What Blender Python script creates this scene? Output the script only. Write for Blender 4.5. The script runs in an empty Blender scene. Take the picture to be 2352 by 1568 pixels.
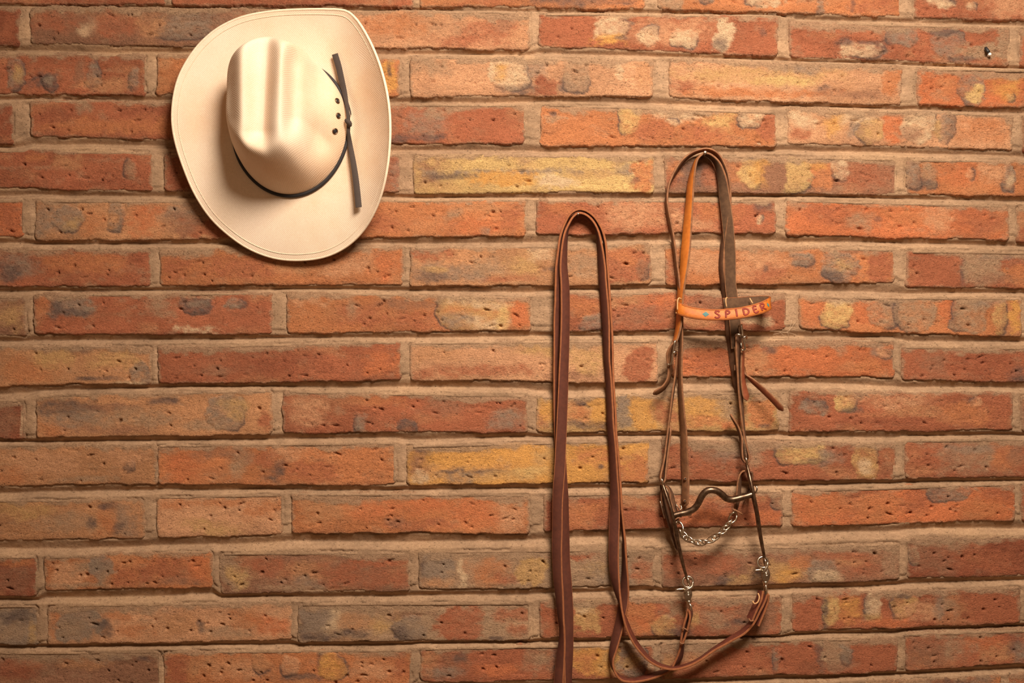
import bpy, math, random
import numpy as np
from mathutils import Vector, Matrix

# ------------------------------------------------------------------ camera, world, light
SC = bpy.context.scene
COL = SC.collection
PX = 1500.0            # photo pixels per metre on the wall plane
D = 1.7                # camera distance from the wall
ZC = 1.5               # camera height

cam_d = bpy.data.cameras.new('camera')
cam = bpy.data.objects.new('camera', cam_d)
COL.objects.link(cam)
cam.location = (0, -D, ZC)
cam.rotation_euler = (math.radians(90), 0, 0)
cam_d.sensor_width = 36.0
cam_d.lens = 36.0 * D / (2352 / PX)
cam_d.clip_start = 0.01
SC.camera = cam

w = bpy.data.worlds.new('world')
SC.world = w
w.use_nodes = True
w.node_tree.nodes['Background'].inputs[0].default_value = (1.0, 0.58, 0.31, 1)
w.node_tree.nodes['Background'].inputs[1].default_value = 0.20

def area_light(name, loc, aim, size, power, color):
    l = bpy.data.lights.new(name, 'AREA')
    l.shape = 'DISK'
    l.size = size
    l.energy = power
    l.color = color
    l.spread = math.radians(125)
    o = bpy.data.objects.new(name, l)
    COL.objects.link(o)
    o.location = loc
    o.rotation_euler = (Vector(aim) - Vector(loc)).to_track_quat('-Z', 'Y').to_euler()
    return o

area_light('ceiling_spotlight', (0.36, -1.30, ZC + 1.13), (0.16, 0, ZC - 0.10), 0.62, 29.0, (1.0, 0.875, 0.725))

SC.view_settings.view_transform = 'Standard'
SC.view_settings.look = 'None'
SC.view_settings.gamma = 1.0
SC.view_settings.use_curve_mapping = False
SC.view_settings.exposure = 0.12

# ------------------------------------------------------------------ helpers
def W(px, py, h=0.0):
    """point on the wall plane, h metres in front of it"""
    return Vector(((px - 1176) / PX, -h, ZC + (784 - py) / PX))

def P(px, py, d):
    """point d metres in front of the wall, seen at photo pixel px, py"""
    k = (D - d) / D
    return Vector(((px - 1176) / PX * k, -d, ZC + (784 - py) / PX * k))

def lin(c):
    c = np.asarray(c, float) / 255.0
    return np.where(c <= 0.04045, c / 12.92, ((c + 0.055) / 1.055) ** 2.4)

def sstep(a, b, x):
    t = np.clip((x - a) / (b - a), 0, 1)
    return t * t * (3 - 2 * t)

def vnoise(x, y, seed=0):
    x = np.asarray(x, float); y = np.asarray(y, float)
    xi = np.floor(x).astype(np.int64); yi = np.floor(y).astype(np.int64)
    xf = x - xi; yf = y - yi
    def h(a, b):
        n = (a * 374761393 + b * 668265263 + seed * 974634777) & 0xffffffff
        n = ((n ^ (n >> 13)) * 1274126177) & 0xffffffff
        n = n ^ (n >> 16)
        return n / 4294967295.0
    u = xf * xf * (3 - 2 * xf); v = yf * yf * (3 - 2 * yf)
    return (h(xi, yi) * (1 - u) + h(xi + 1, yi) * u) * (1 - v) + (h(xi, yi + 1) * (1 - u) + h(xi + 1, yi + 1) * u) * v

def fbm(x, y, seed=0, octv=4, gain=0.5):
    """about -1..1"""
    s = 0.0; a = 1.0; t = 0.0
    for i in range(octv):
        s = s + a * (vnoise(x * 2 ** i + 17.3 * i, y * 2 ** i - 9.1 * i, seed + 31 * i) * 2 - 1)
        t += a
        a *= gain
    return s / t * 1.5

def mesh_from(name, verts, faces, smooth=True, mats=(), fmat=None, colors=None):
    me = bpy.data.meshes.new(name)
    verts = np.asarray(verts, np.float32)
    if isinstance(faces, np.ndarray):
        n, k = faces.shape
        me.vertices.add(len(verts)); me.vertices.foreach_set('co', verts.ravel())
        me.loops.add(n * k); me.loops.foreach_set('vertex_index', faces.astype(np.int32).ravel())
        me.polygons.add(n)
        me.polygons.foreach_set('loop_start', np.arange(0, n * k, k, dtype=np.int32))
        me.polygons.foreach_set('loop_total', np.full(n, k, np.int32))
    else:
        me.from_pydata([tuple(map(float, v)) for v in verts], [], faces)
    for m in mats:
        me.materials.append(m)
    if fmat is not None:
        me.polygons.foreach_set('material_index', np.asarray(fmat, np.int32))
    me.polygons.foreach_set('use_smooth', np.full(len(me.polygons), smooth, bool))
    me.update(calc_edges=True)
    if colors is not None:
        at = me.color_attributes.new('pigment', 'FLOAT_COLOR', 'POINT')
        c = np.ones((len(verts), 4), np.float32); c[:, :3] = colors
        at.data.foreach_set('color', c.ravel())
    me.validate()
    return me

def link(name, me, parent=None, loc=None):
    o = bpy.data.objects.new(name, me)
    COL.objects.link(o)
    if loc is not None:
        o.location = loc
    if parent is not None:
        o.parent = parent
    return o

def world_obj(name, verts, faces, parent=None, origin=None, **kw):
    """mesh given in world coordinates; the object's origin sits at `origin`"""
    verts = np.asarray([tuple(v) for v in verts] if not isinstance(verts, np.ndarray) else verts, float)
    org = np.asarray(origin if origin is not None else verts.mean(0), float)
    me = mesh_from(name, verts - org, faces, **kw)
    o = link(name, me)
    if parent is not None:
        o.parent = parent
        po = Vector((0, 0, 0)); q = parent
        while q is not None:
            po += q.location; q = q.parent
        o.location = Vector(org) - po
    else:
        o.location = org
    return o

def empty(name, loc, parent=None):
    o = bpy.data.objects.new(name, None)
    o.empty_display_size = 0.02
    COL.objects.link(o)
    if parent is not None:
        o.parent = parent
        po = Vector((0, 0, 0)); q = parent
        while q is not None:
            po += q.location; q = q.parent
        o.location = Vector(loc) - po
    else:
        o.location = loc
    return o

def tag(o, label=None, cat=None, group=None, kind=None):
    if label: o['label'] = label
    if cat: o['category'] = cat
    if group: o['group'] = group
    if kind: o['kind'] = kind
    return o

# ------------------------------------------------------------------ materials
def mat(name):
    m = bpy.data.materials.new(name); m.use_nodes = True
    nt = m.node_tree
    return m, nt, nt.nodes['Principled BSDF'], nt.nodes, nt.links

def nnoise(nodes, links, vec, scale, detail=5, rough=0.6):
    n = nodes.new('ShaderNodeTexNoise')
    n.inputs['Scale'].default_value = scale
    n.inputs['Detail'].default_value = detail
    n.inputs['Roughness'].default_value = rough
    links.new(vec, n.inputs['Vector'])
    return n

def ramp(nodes, links, fac, stops):
    r = nodes.new('ShaderNodeValToRGB')
    el = r.color_ramp.elements
    while len(el) > 1: el.remove(el[-1])
    el[0].position = stops[0][0]; el[0].color = stops[0][1]
    for p_, c_ in stops[1:]:
        e = el.new(p_); e.color = c_
    links.new(fac, r.inputs['Fac'])
    return r

def mixc(nodes, links, mode, fac, a, b):
    m = nodes.new('ShaderNodeMix'); m.data_type = 'RGBA'; m.blend_type = mode
    for sock, v in ((m.inputs['Factor'], fac), (m.inputs['A'], a), (m.inputs['B'], b)):
        pass
    def put(s, v):
        if hasattr(v, 'links') or hasattr(v, 'is_output'): links.new(v, s)
        elif isinstance(v, (tuple, list)): s.default_value = v
        else: s.default_value = v
    put(m.inputs[0], fac); put(m.inputs[6], a); put(m.inputs[7], b)
    return m.outputs[2]

def masonry(name, fine, mid, grainy, speck, relief):
    """pigment attribute x fine mineral grain, sandy relief"""
    m, nt, bs, N, L = mat(name)
    geo = N.new('ShaderNodeNewGeometry')
    mp = N.new('ShaderNodeMapping'); mp.inputs['Scale'].default_value = (1, 1, 1.7)
    mp.inputs['Rotation'].default_value = (0, 0.12, 0)
    L.new(geo.outputs['Position'], mp.inputs['Vector'])
    v = mp.outputs['Vector']
    at = N.new('ShaderNodeAttribute'); at.attribute_name = 'pigment'
    n1 = nnoise(N, L, v, fine, 3, 0.75)
    lo = 1 - grainy; hi = 1 + grainy * .8
    g = ramp(N, L, n1.outputs['Fac'], [(0.28, (lo, lo, lo, 1)), (0.5, (1, 1, 1, 1)), (0.74, (hi, hi, hi * .98, 1))])
    c = mixc(N, L, 'MULTIPLY', 1.0, at.outputs['Color'], g.outputs['Color'])
    n2 = nnoise(N, L, v, mid, 5, 0.7)
    g2 = ramp(N, L, n2.outputs['Fac'], [(0.3, (0.80, 0.77, 0.74, 1)), (0.52, (1, 1, 1, 1)), (0.7, (1.16, 1.17, 1.16, 1))])
    c = mixc(N, L, 'MULTIPLY', 1.0, c, g2.outputs['Color'])
    # iron specks burnt into the clay
    n4 = nnoise(N, L, v, mid * 2.1, 2, 0.5)
    sp = ramp(N, L, n4.outputs['Fac'], [(0.66, (0, 0, 0, 1)), (0.74, (speck, speck, speck, 1))])
    c = mixc(N, L, 'MIX', sp.outputs['Color'], c, (*lin((84, 52, 38)), 1))
    # salt bloom
    n5 = nnoise(N, L, v, mid * 1.3, 4, 0.75)
    sb = ramp(N, L, n5.outputs['Fac'], [(0.63, (0, 0, 0, 1)), (0.80, (.5, .5, .5, 1))])
    c = mixc(N, L, 'MIX', sb.outputs['Color'], c, (*lin((218, 178, 142)), 1))
    L.new(c, bs.inputs['Base Color'])
    bs.inputs['Roughness'].default_value = 0.92
    bs.inputs['Specular IOR Level'].default_value = 0.2
    n3 = nnoise(N, L, v, fine * 0.5, 5, 0.75)
    vo = nnoise(N, L, v, mid * 1.5, 3, 0.55)
    holes = ramp(N, L, vo.outputs['Fac'], [(0.27, (0, 0, 0, 1)), (0.35, (1, 1, 1, 1))])
    # drag creases: stretched along the course
    mp2 = N.new('ShaderNodeMapping'); mp2.inputs['Scale'].default_value = (0.45, 1, 1.9); mp2.inputs['Rotation'].default_value = (0, -0.2, 0)
    L.new(geo.outputs['Position'], mp2.inputs['Vector'])
    cr = nnoise(N, L, mp2.outputs['Vector'], mid * 0.9, 4, 0.6)
    crr = ramp(N, L, cr.outputs['Fac'], [(0.30, (0, 0, 0, 1)), (0.42, (1, 1, 1, 1))])
    nrm = None
    for sock, st, di in ((n3.outputs['Fac'], 1.0, 0.0032 * relief), (holes.outputs['Color'], 1.0, 0.0036 * relief), (crr.outputs['Color'], 0.45, 0.0014 * relief)):
        b = N.new('ShaderNodeBump'); b.inputs['Strength'].default_value = st; b.inputs['Distance'].default_value = di
        L.new(sock, b.inputs['Height'])
        if nrm is not None: L.new(nrm, b.inputs['Normal'])
        nrm = b.outputs['Normal']
    L.new(nrm, bs.inputs['Normal'])
    return m

M_BRICK = masonry('fired_clay', 560, 140, 0.34, 0.85, 1.0)
M_MORTAR = masonry('lime_mortar', 800, 170, 0.22, 0.2, 0.5)

def leather(name, c1, c2, rough=0.55, scale=220, bump=0.35):
    m, nt, bs, N, L = mat(name)
    tc = N.new('ShaderNodeNewGeometry')
    n1 = nnoise(N, L, tc.outputs['Position'], scale * 0.6, 6, 0.7)
    r = ramp(N, L, n1.outputs['Fac'], [(0.3, (*lin(c1), 1)), (0.7, (*lin(c2), 1))])
    L.new(r.outputs['Color'], bs.inputs['Base Color'])
    bs.inputs['Roughness'].default_value = rough
    bs.inputs['Specular IOR Level'].default_value = 0.35
    n2 = nnoise(N, L, tc.outputs['Position'], scale * 6, 4, 0.7)
    b = N.new('ShaderNodeBump'); b.inputs['Strength'].default_value = bump; b.inputs['Distance'].default_value = 0.0010
    L.new(n2.outputs['Fac'], b.inputs['Height']); L.new(b.outputs['Normal'], bs.inputs['Normal'])
    return m

L_REIN = leather('rein_leather', (80, 38, 28), (110, 56, 42), 0.5)
L_REIN_IN = leather('rein_flesh_side', (74, 36, 24), (92, 46, 30), 0.8)
L_REIN_EDGE = leather('rein_cut_edge', (134, 78, 46), (166, 102, 64), 0.85, 300, 0.7)
L_TAN = leather('tan_grain_leather', (172, 92, 34), (198, 116, 46), 0.42)
L_SUEDE = leather('brown_flesh_leather', (66, 44, 28), (96, 68, 46), 0.9)
L_DARK = leather('worn_brown_leather', (86, 54, 34), (126, 84, 54), 0.55)
L_DARK_IN = leather('worn_brown_inner', (72, 46, 30), (104, 70, 46), 0.8)
L_DARK_EDGE = leather('worn_brown_edge', (104, 66, 42), (150, 102, 68), 0.7)
L_BAND = leather('browband_leather', (164, 84, 24), (194, 112, 38), 0.38)
L_BAND_EDGE = leather('browband_edge', (120, 62, 26), (150, 80, 36), 0.6)
L_LETTER = leather('stamped_red_dye', (116, 36, 22), (140, 48, 28), 0.5)
L_TURQ = leather('turquoise_paint', (54, 100, 102), (74, 122, 120), 0.5)
L_THREAD = leather('waxed_thread', (190, 142, 96), (206, 160, 112), 0.8)
L_RED_TAIL = leather('red_brown_tail', (112, 56, 36), (146, 80, 52), 0.5)

def metal(name, c, rough, c2=None):
    m, nt, bs, N, L = mat(name)
    tc = N.new('ShaderNodeNewGeometry')
    n1 = nnoise(N, L, tc.outputs['Position'], 140, 5, 0.65)
    r = ramp(N, L, n1.outputs['Fac'], [(0.35, (*lin(c), 1)), (0.65, (*lin(c2 or c), 1))])
    L.new(r.outputs['Color'], bs.inputs['Base Color'])
    bs.inputs['Metallic'].default_value = 1.0
    bs.inputs['Roughness'].default_value = rough
    return m
M_STEEL = metal('worn_steel', (150, 132, 116), 0.33, (190, 174, 156))
M_IRON = metal('browned_iron', (92, 72, 58), 0.36, (140, 116, 96))
M_CHROME = metal('bright_nickel', (176, 158, 138), 0.27, (206, 190, 170))

def plain(name, c, rough=0.7):
    m, nt, bs, N, L = mat(name)
    tc = N.new('ShaderNodeNewGeometry')
    n1 = nnoise(N, L, tc.outputs['Position'], 400, 4, 0.6)
    c = lin(c)
    r = ramp(N, L, n1.outputs['Fac'], [(0.3, (*(c * .85), 1)), (0.7, (*(c * 1.12), 1))])
    L.new(r.outputs['Color'], bs.inputs['Base Color'])
    bs.inputs['Roughness'].default_value = rough
    return m
M_RIBBON = plain('grosgrain_ribbon', (62, 50, 44), 0.85)
M_CORD = plain('black_hat_cord', (34, 28, 28), 0.7)
M_WHITE = plain('white_plastic', (236, 230, 226), 0.5)
M_BLACK = plain('black_plastic_and_hole_dark', (30, 28, 30), 0.5)  # plastic of the wall plug; also the painted dark inside strap and hat holes
M_WEB = plain('dusty_silk', (190, 160, 130), 0.9)

def straw():
    m, nt, bs, N, L = mat('woven_straw')
    tc = N.new('ShaderNodeNewGeometry')
    sep = N.new('ShaderNodeSeparateXYZ'); L.new(tc.outputs['Position'], sep.inputs[0])
    def sine(sock, k, ph=0.0):
        a = N.new('ShaderNodeMath'); a.operation = 'MULTIPLY_ADD'; a.inputs[1].default_value = k; a.inputs[2].default_value = ph
        L.new(sock, a.inputs[0])
        s = N.new('ShaderNodeMath'); s.operation = 'SINE'; L.new(a.outputs[0], s.inputs[0])
        return s.outputs[0]
    wob = nnoise(N, L, tc.outputs['Position'], 14, 2, 0.5)
    ws = N.new('ShaderNodeMath'); ws.operation = 'MULTIPLY_ADD'; ws.inputs[1].default_value = 0.010; L.new(wob.outputs['Fac'], ws.inputs[0]); L.new(sep.outputs['Z'], ws.inputs[2])
    wx = N.new('ShaderNodeMath'); wx.operation = 'MULTIPLY_ADD'; wx.inputs[1].default_value = 0.010; L.new(wob.outputs['Fac'], wx.inputs[0]); L.new(sep.outputs['X'], wx.inputs[2])
    k = 2 * math.pi / 0.0030
    pr = N.new('ShaderNodeMath'); pr.operation = 'MULTIPLY'
    L.new(sine(ws.outputs[0], k), pr.inputs[0]); L.new(sine(wx.outputs[0], k), pr.inputs[1])
    n1 = nnoise(N, L, tc.outputs['Position'], 9, 4, 0.55)
    r = ramp(N, L, n1.outputs['Fac'], [(0.30, (*lin((220, 188, 158)), 1)), (0.52, (*lin((226, 202, 178)), 1)), (0.72, (*lin((231, 209, 188)), 1))])
    n2 = nnoise(N, L, tc.outputs['Position'], 500, 3, 0.6)
    g = ramp(N, L, n2.outputs['Fac'], [(0.3, (0.93, 0.92, 0.90, 1)), (0.7, (1.04, 1.04, 1.04, 1))])
    c = mixc(N, L, 'MULTIPLY', 1.0, r.outputs['Color'], g.outputs['Color'])
    L.new(c, bs.inputs['Base Color'])
    bs.inputs['Roughness'].default_value = 0.62
    bs.inputs['Specular IOR Level'].default_value = 0.3
    b = N.new('ShaderNodeBump'); b.inputs['Strength'].default_value = 0.22; b.inputs['Distance'].default_value = 0.0007
    L.new(pr.outputs[0], b.inputs['Height']); L.new(b.outputs['Normal'], bs.inputs['Normal'])
    return m
M_STRAW = straw()
M_STRAW_EDGE = plain('straw_binding', (230, 208, 182), 0.6)

# ------------------------------------------------------------------ the brick wall
# pigment of the fired clay (sRGB)
PIG = {'R': (172, 101, 70), 'r': (152, 86, 60), 'O': (196, 124, 79), 'o': (208, 152, 112), 'Y': (216, 176, 114), 'y': (198, 154, 100),
       'T': (170, 136, 106), 'G': (150, 126, 106), 'D': (104, 84, 76), 'P': (214, 180, 142), 'B': (154, 108, 82), 'S': (204, 118, 74),
       'A': (214, 154, 82), 'n': (194, 138, 96)}
def mute(c, a):
    c = lin(c); l = c @ np.array((.25, .6, .15))
    return c * (1 - a) + l * a
PIG = {k: mute(v, 0.03) for k, v in PIG.items()}
# course: list of bricks (left, right, top left, top right, bottom left, bottom right, pigment, "x y rx ry pigment[!|~]" marks)
#   ! = crisp mark with a dark burnt rim (kiss mark), ~ = very soft stain
COURSES = [
 [(-180, 380, -72, -72, 4, 6, 'R', '250 -10 90 20 r~'), (396, 948, -72, -68, 6, 12, 'R', '700 0 120 14 r~'), (966, 1484, -68, -64, 12, 15, 'O', '1330 2 110 14 D~; 1100 0 70 16 R~'),
  (1512, 2068, -62, -44, 16, 36, 'O', '1545 5 30 25 T; 1625 -2 14 10 G!; 1755 -6 40 20 P!; 1885 15 8 22 G!; 1960 10 5 22 D~; 2010 10 50 30 R~'), (2102, 2660, -44, -30, 38, 44, 'R', '2168 5 30 12 P!; 2234 12 12 9 P!; 2330 10 60 30 o~')],
 [(-510, 44, 14, 17, 96, 99, 'r', '20 60 20 30 R~'), (72, 632, 17, 22, 97, 107, 'B', '120 50 60 30 R~; 205 62 22 16 P~; 270 60 60 26 R~; 425 72 66 20 G!; 440 40 70 18 G~; 345 60 40 30 n~; 590 50 40 30 R~'),
  (650, 1216, 26, 30, 104, 111, 'o', '1130 70 80 40 R~; 1050 95 60 14 R~; 900 60 90 26 O~; 1160 55 30 20 B~'),
  (1240, 1787, 32, 38, 105, 124, 'R', '1310 75 70 40 R; 1400 62 44 26 P!; 1402 92 32 11 A; 1430 86 20 5 D~; 1530 70 90 34 o~; 1492 82 24 20 P!; 1565 88 27 20 P!; 1660 82 30 36 P; 1652 100 26 18 D~; 1745 80 40 30 R~; 1752 72 9 10 D~'),
  (1814, 2318, 52, 64, 128, 145, 'R', '1978 112 58 16 P!; 1930 98 22 10 D~; 2000 95 40 5 D~; 2065 84 34 18 G!; 2130 108 32 22 R; 2172 100 36 28 G!; 2160 74 30 10 D~; 2245 118 46 18 T; 2210 134 40 6 D~; 2305 100 26 40 T'),
  (2345, 2900, 66, 75, 146, 155, 'R', '')],
 [(-240, 333, 122, 128, 212, 215, 'R', '32 168 24 36 G!; 40 165 14 26 y~; 88 190 30 20 D~; 116 188 22 18 D!; 112 186 10 9 G; 212 168 17 30 G!; 180 165 12 34 B~; 308 178 12 25 G!; 250 190 60 18 n~'),
  (360, 916, 128, 134, 214, 218, 'O', '385 150 18 18 n~; 898 176 18 32 A; 895 165 5 14 D~'),
  (943, 1498, 132, 139, 218, 217, 'o', '990 150 44 20 T~; 1172 162 46 38 P!; 1150 160 14 24 A~; 1190 202 46 12 D~; 1245 155 26 24 G~; 1256 196 34 24 r; 1300 190 16 20 D~; 1322 165 28 42 T!; 1425 165 9 24 P~; 1480 170 18 34 n~'),
  (1538, 2070, 137, 152, 221, 238, 'o', '1740 172 190 22 y~; 1840 158 60 12 G~; 1720 214 170 9 O; 1880 203 20 7 D~; 1960 216 110 13 B~; 2048 190 22 34 O; 1800 185 60 10 Y~; 1570 200 30 18 R~'),
  (2111, 2660, 157, 170, 236, 250, 'S', '2232 206 26 34 G!; 2238 212 17 19 Y; 2312 196 38 34 A~; 2318 222 14 10 y!; 2190 190 30 20 O~')],
 [(-520, 28, 234, 238, 322, 325, 'r', ''), (70, 632, 232, 240, 312, 320, 'R', '250 288 160 18 O~; 140 258 70 18 r~; 330 255 60 14 r~; 200 248 22 16 T~; 400 290 40 24 O~'),
  (650, 1206, 240, 242, 328, 326, 'R', '905 280 30 40 B~; 985 285 46 34 G~; 1005 258 40 18 T~; 920 320 40 8 D~; 1110 280 70 34 R~; 980 318 50 9 D~'),
  (1243, 1784, 240, 258, 329, 331, 'O', '1274 284 24 18 T!; 1272 260 8 8 D~; 1310 300 60 24 O; 1448 268 30 34 Y!; 1548 264 40 20 P~; 1545 280 15 9 P!; 1590 262 30 12 P~; 1655 278 34 28 Y~; 1722 266 28 22 P!; 1766 290 22 34 R; 1500 300 34 24 R~; 1620 310 60 18 R~'),
  (1812, 2325, 250, 265, 328, 341, 'o', '1845 272 28 22 P~; 1918 280 24 34 A~; 1965 268 36 22 P~; 1998 300 28 28 y!; 1962 300 12 22 G~; 1842 305 24 18 R~; 2046 290 22 40 S; 2108 286 40 36 P!; 2090 305 26 16 B~; 2172 292 22 34 G!; 2155 300 12 24 y~; 2260 295 60 34 O~; 2312 275 14 20 T'),
  (2352, 2900, 268, 275, 343, 350, 'R', '')],
 [(-230, 348, 342, 352, 424, 436, 'R', '300 388 15 20 T!; 160 370 30 18 n~; 90 362 20 10 O~; 250 420 90 10 r~'),
  (378, 918, 352, 358, 434, 440, 'R', '910 400 30 40 G~; 860 400 30 40 B~; 400 400 20 30 r~'),
  (950, 1502, 357, 360, 441, 437, 'Y', '985 395 44 40 B~; 1010 428 60 12 y~; 1010 400 30 9 D~; 1190 394 170 5 G; 1060 405 50 6 D~; 1165 413 78 15 A; 1285 416 44 18 P; 1380 400 60 12 y~; 1400 420 40 14 Y; 1440 385 22 18 G~; 1478 400 26 40 O; 1455 412 12 8 D~'),
  (1528, 2059, 356, 366, 436, 444, 'B', '1552 385 24 18 O~; 1548 415 22 18 R~; 1600 400 36 34 D~; 1632 405 26 26 R~; 1690 390 30 30 O~; 1726 385 26 44 Y!; 1748 395 22 36 A~; 1710 360 18 5 D; 1782 398 20 40 B; 1832 396 30 42 Y!; 1826 410 22 24 y~; 1885 400 34 38 O; 1870 375 26 14 A~; 1927 388 20 24 P!; 1990 408 70 36 R~; 1975 368 20 8 P~'),
  (2083, 2640, 367, 374, 442, 450, 'O', '2098 392 22 34 G!; 2138 402 18 30 T!; 2126 420 24 16 D~; 2200 395 44 30 S~; 2228 400 10 12 o!; 2270 395 30 30 o~; 2316 406 16 28 G!; 2318 410 9 18 P~')],
 [(-500, 54, 459, 461, 540, 543, 'S', '20 500 40 40 R~'), (81, 640, 461, 463, 547, 544, 'n', '100 510 28 44 G~; 155 503 32 26 G!; 160 512 22 16 y~; 268 498 20 30 G!; 262 505 12 16 n; 212 510 30 34 O~; 338 500 38 44 S~; 432 488 54 26 G~; 500 525 90 22 R; 420 515 40 26 B~'),
  (660, 1207, 462, 460, 543, 537, 'O', '950 480 90 18 O~; 880 510 60 26 R~; 1100 520 80 14 S~; 1040 490 20 14 T~; 1180 500 30 30 R~; 1120 478 60 12 n~; 1110 528 14 8 G~'),
  (1235, 1781, 461, 462, 536, 530, 'R', '1450 495 70 34 o~; 1330 490 70 30 R~; 1580 510 60 18 o~; 1650 480 60 20 O~; 1755 474 22 14 D~; 1745 502 8 8 P!; 1290 475 40 16 O~'),
  (1807, 2317, 460, 474, 537, 548, 'S', '1985 508 34 20 T~; 1900 490 60 24 R~; 2080 500 50 24 O~; 2150 500 40 30 o~; 2250 500 60 40 R~; 1830 470 30 12 T~; 2018 505 9 6 D~'),
  (2340, 2900, 474, 480, 550, 556, 'R', '2350 505 16 30 n~')],
 [(-225, 345, 570, 574, 655, 655, 'R', '48 612 48 28 G~; 20 630 40 20 D~; 200 600 90 26 O~; 320 590 20 16 r~; 100 578 60 10 T~'),
  (368, 923, 575, 569, 653, 652, 'O', '410 610 40 34 R~; 560 620 90 30 R~; 680 600 60 24 n~; 790 610 60 30 o~; 890 615 34 34 S~; 470 580 34 10 T~; 700 640 60 10 O~'),
  (943, 1494, 570, 564, 653, 650, 'n', '990 580 40 22 R; 1040 625 90 22 G~; 985 636 36 16 D~; 1000 620 24 8 y~; 1120 605 60 22 T~; 1210 605 40 28 y~; 1250 582 44 18 P~; 1170 640 60 8 R~; 1290 620 30 8 D~; 1345 610 30 30 T~; 1440 610 56 38 R; 1440 590 30 18 O~; 1475 620 14 20 B!'),
  (1530, 2055, 562, 574, 650, 648, 'O', '1550 620 24 30 R; 1610 605 60 30 o~; 1740 610 60 34 o~; 1768 632 40 18 R~; 1835 598 30 14 G!; 1928 612 40 34 G!; 1935 606 26 16 y~; 1915 635 30 12 D~; 2018 610 38 40 R; 1960 570 40 10 B~; 1758 618 8 7 D~'),
  (2083, 2640, 577, 584, 656, 662, 'R', '2216 622 10 36 D~; 2262 612 46 40 T; 2300 585 40 8 G~; 2335 630 30 26 O; 2280 640 60 14 B~')],
 [(-510, 58, 680, 682, 766, 768, 'B', '20 730 40 30 y~'), (78, 625, 678, 674, 765, 764, 'R', '162 700 44 24 G; 130 708 14 26 D~; 180 718 36 9 D~; 105 700 16 24 O~; 360 705 40 26 T~; 445 697 36 18 D!; 450 695 22 10 G~; 538 698 26 11 G!; 590 730 30 30 R~; 440 756 40 5 P'),
  (659, 1219, 672, 684, 763, 755, 'O', '700 690 30 16 o~; 720 735 50 30 O~; 820 720 50 34 R~; 950 735 110 26 R~; 930 695 90 14 B~; 812 705 14 26 T~; 1080 715 80 40 y!; 1095 690 70 14 P~; 1050 735 40 16 G~; 1120 740 50 16 P~; 1155 720 16 30 Y~; 1196 722 20 36 S; 1086 732 8 6 D~'),
  (1286, 1804, 672, 676, 757, 755, 'R', '1370 735 36 16 G!; 1340 700 50 20 O~; 1440 690 60 20 n~; 1540 692 44 22 S~; 1470 730 60 20 B~; 1640 700 60 26 B~; 1600 735 50 16 n~; 1735 738 44 12 P~; 1785 705 26 40 R'),
  (1838, 2346, 683, 686, 755, 769, 'O', '1870 710 30 36 S~; 1918 720 34 30 Y!; 1940 690 40 10 P~; 1990 712 34 36 S; 2030 722 32 34 T!; 2045 700 20 16 G~; 2098 718 50 38 T!; 2170 700 18 40 S; 2225 720 44 36 T!; 2265 695 40 12 G~; 2298 730 16 34 y!; 2334 715 14 44 A')],
 [(-225, 345, 794, 796, 886, 878, 'n', '322 860 26 28 G!; 160 800 50 12 D~; 60 850 60 30 O~; 260 825 60 20 y~; 220 868 60 5 D~; 120 820 40 20 y~; 290 880 40 6 P~'),
  (364, 920, 797, 786, 877, 870, 'R', '480 850 40 14 B~; 640 830 100 30 r~; 880 830 40 30 S~; 420 820 40 26 R~'),
  (943, 1510, 788, 783, 870, 875, 'o', '1000 810 60 20 n~; 1120 850 120 14 R~; 1250 800 90 16 y~; 1350 830 50 30 y~; 1470 840 40 34 R; 1320 862 60 8 B~; 990 860 50 12 R~'),
  (1545, 2055, 786, 783, 862, 863, 'S', '1562 800 30 24 B~; 1640 830 60 30 R~; 1720 830 40 30 n~; 1755 800 22 14 D~; 1850 820 70 26 S; 2010 805 24 18 G~; 2034 810 22 12 o!; 1990 845 34 18 O~; 1930 800 10 16 T~'),
  (2073, 2640, 797, 802, 870, 876, 'R', '2100 830 40 34 R~; 2155 840 30 30 B~; 2260 830 80 30 r~; 2345 860 24 22 D~; 2250 800 90 9 T~')],
 [(-500, 55, 918, 920, 1002, 1003, 'r', '10 960 30 34 B~; 50 960 4 34 P~'), (86, 623, 910, 898, 1003, 994, 'n', '160 935 80 16 D~; 260 935 60 8 B~; 180 960 70 24 G~; 320 960 90 24 T~; 120 985 40 18 O~; 250 990 90 10 B~; 520 950 46 34 G!; 540 940 36 20 y~; 470 980 60 14 T~; 610 968 14 24 R; 370 920 34 8 D~'),
  (650, 1210, 900, 910, 992, 988, 'R', '700 945 50 34 o~; 828 975 15 22 G!; 936 976 20 14 D!; 1030 930 50 24 B~; 1160 965 36 24 G~; 1130 925 60 16 R~; 870 920 60 20 O~'),
  (1233, 1787, 914, 900, 992, 985, 'y', '1250 960 20 30 O~; 1270 935 22 24 A; 1320 945 30 28 O~; 1350 920 36 10 D!; 1378 945 34 34 A; 1335 975 90 8 D~; 1432 945 24 34 G; 1460 935 8 30 D~; 1482 950 26 36 A; 1530 950 26 40 R~; 1615 940 56 38 A~; 1620 965 60 14 O~; 1690 940 30 34 T~; 1755 945 34 40 O; 1690 975 40 10 S~; 1758 978 14 6 D~'),
  (1815, 2325, 898, 905, 988, 985, 'R', '1862 936 30 17 G!; 1944 922 32 26 Y!; 1965 945 26 7 D~; 2060 920 100 18 o~; 2100 945 60 14 n~; 2240 925 14 10 o!; 2295 945 34 44 R; 2000 970 90 12 r~; 2220 950 60 24 O~'),
  (2347, 2900, 908, 912, 988, 992, 'B', '')],
 [(-230, 358, 1022, 1025, 1117, 1109, 'n', '296 1070 14 14 D!; 100 1060 90 34 o~; 280 1050 60 20 o~; 30 1090 50 20 O~; 200 1100 60 8 T~'),
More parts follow.
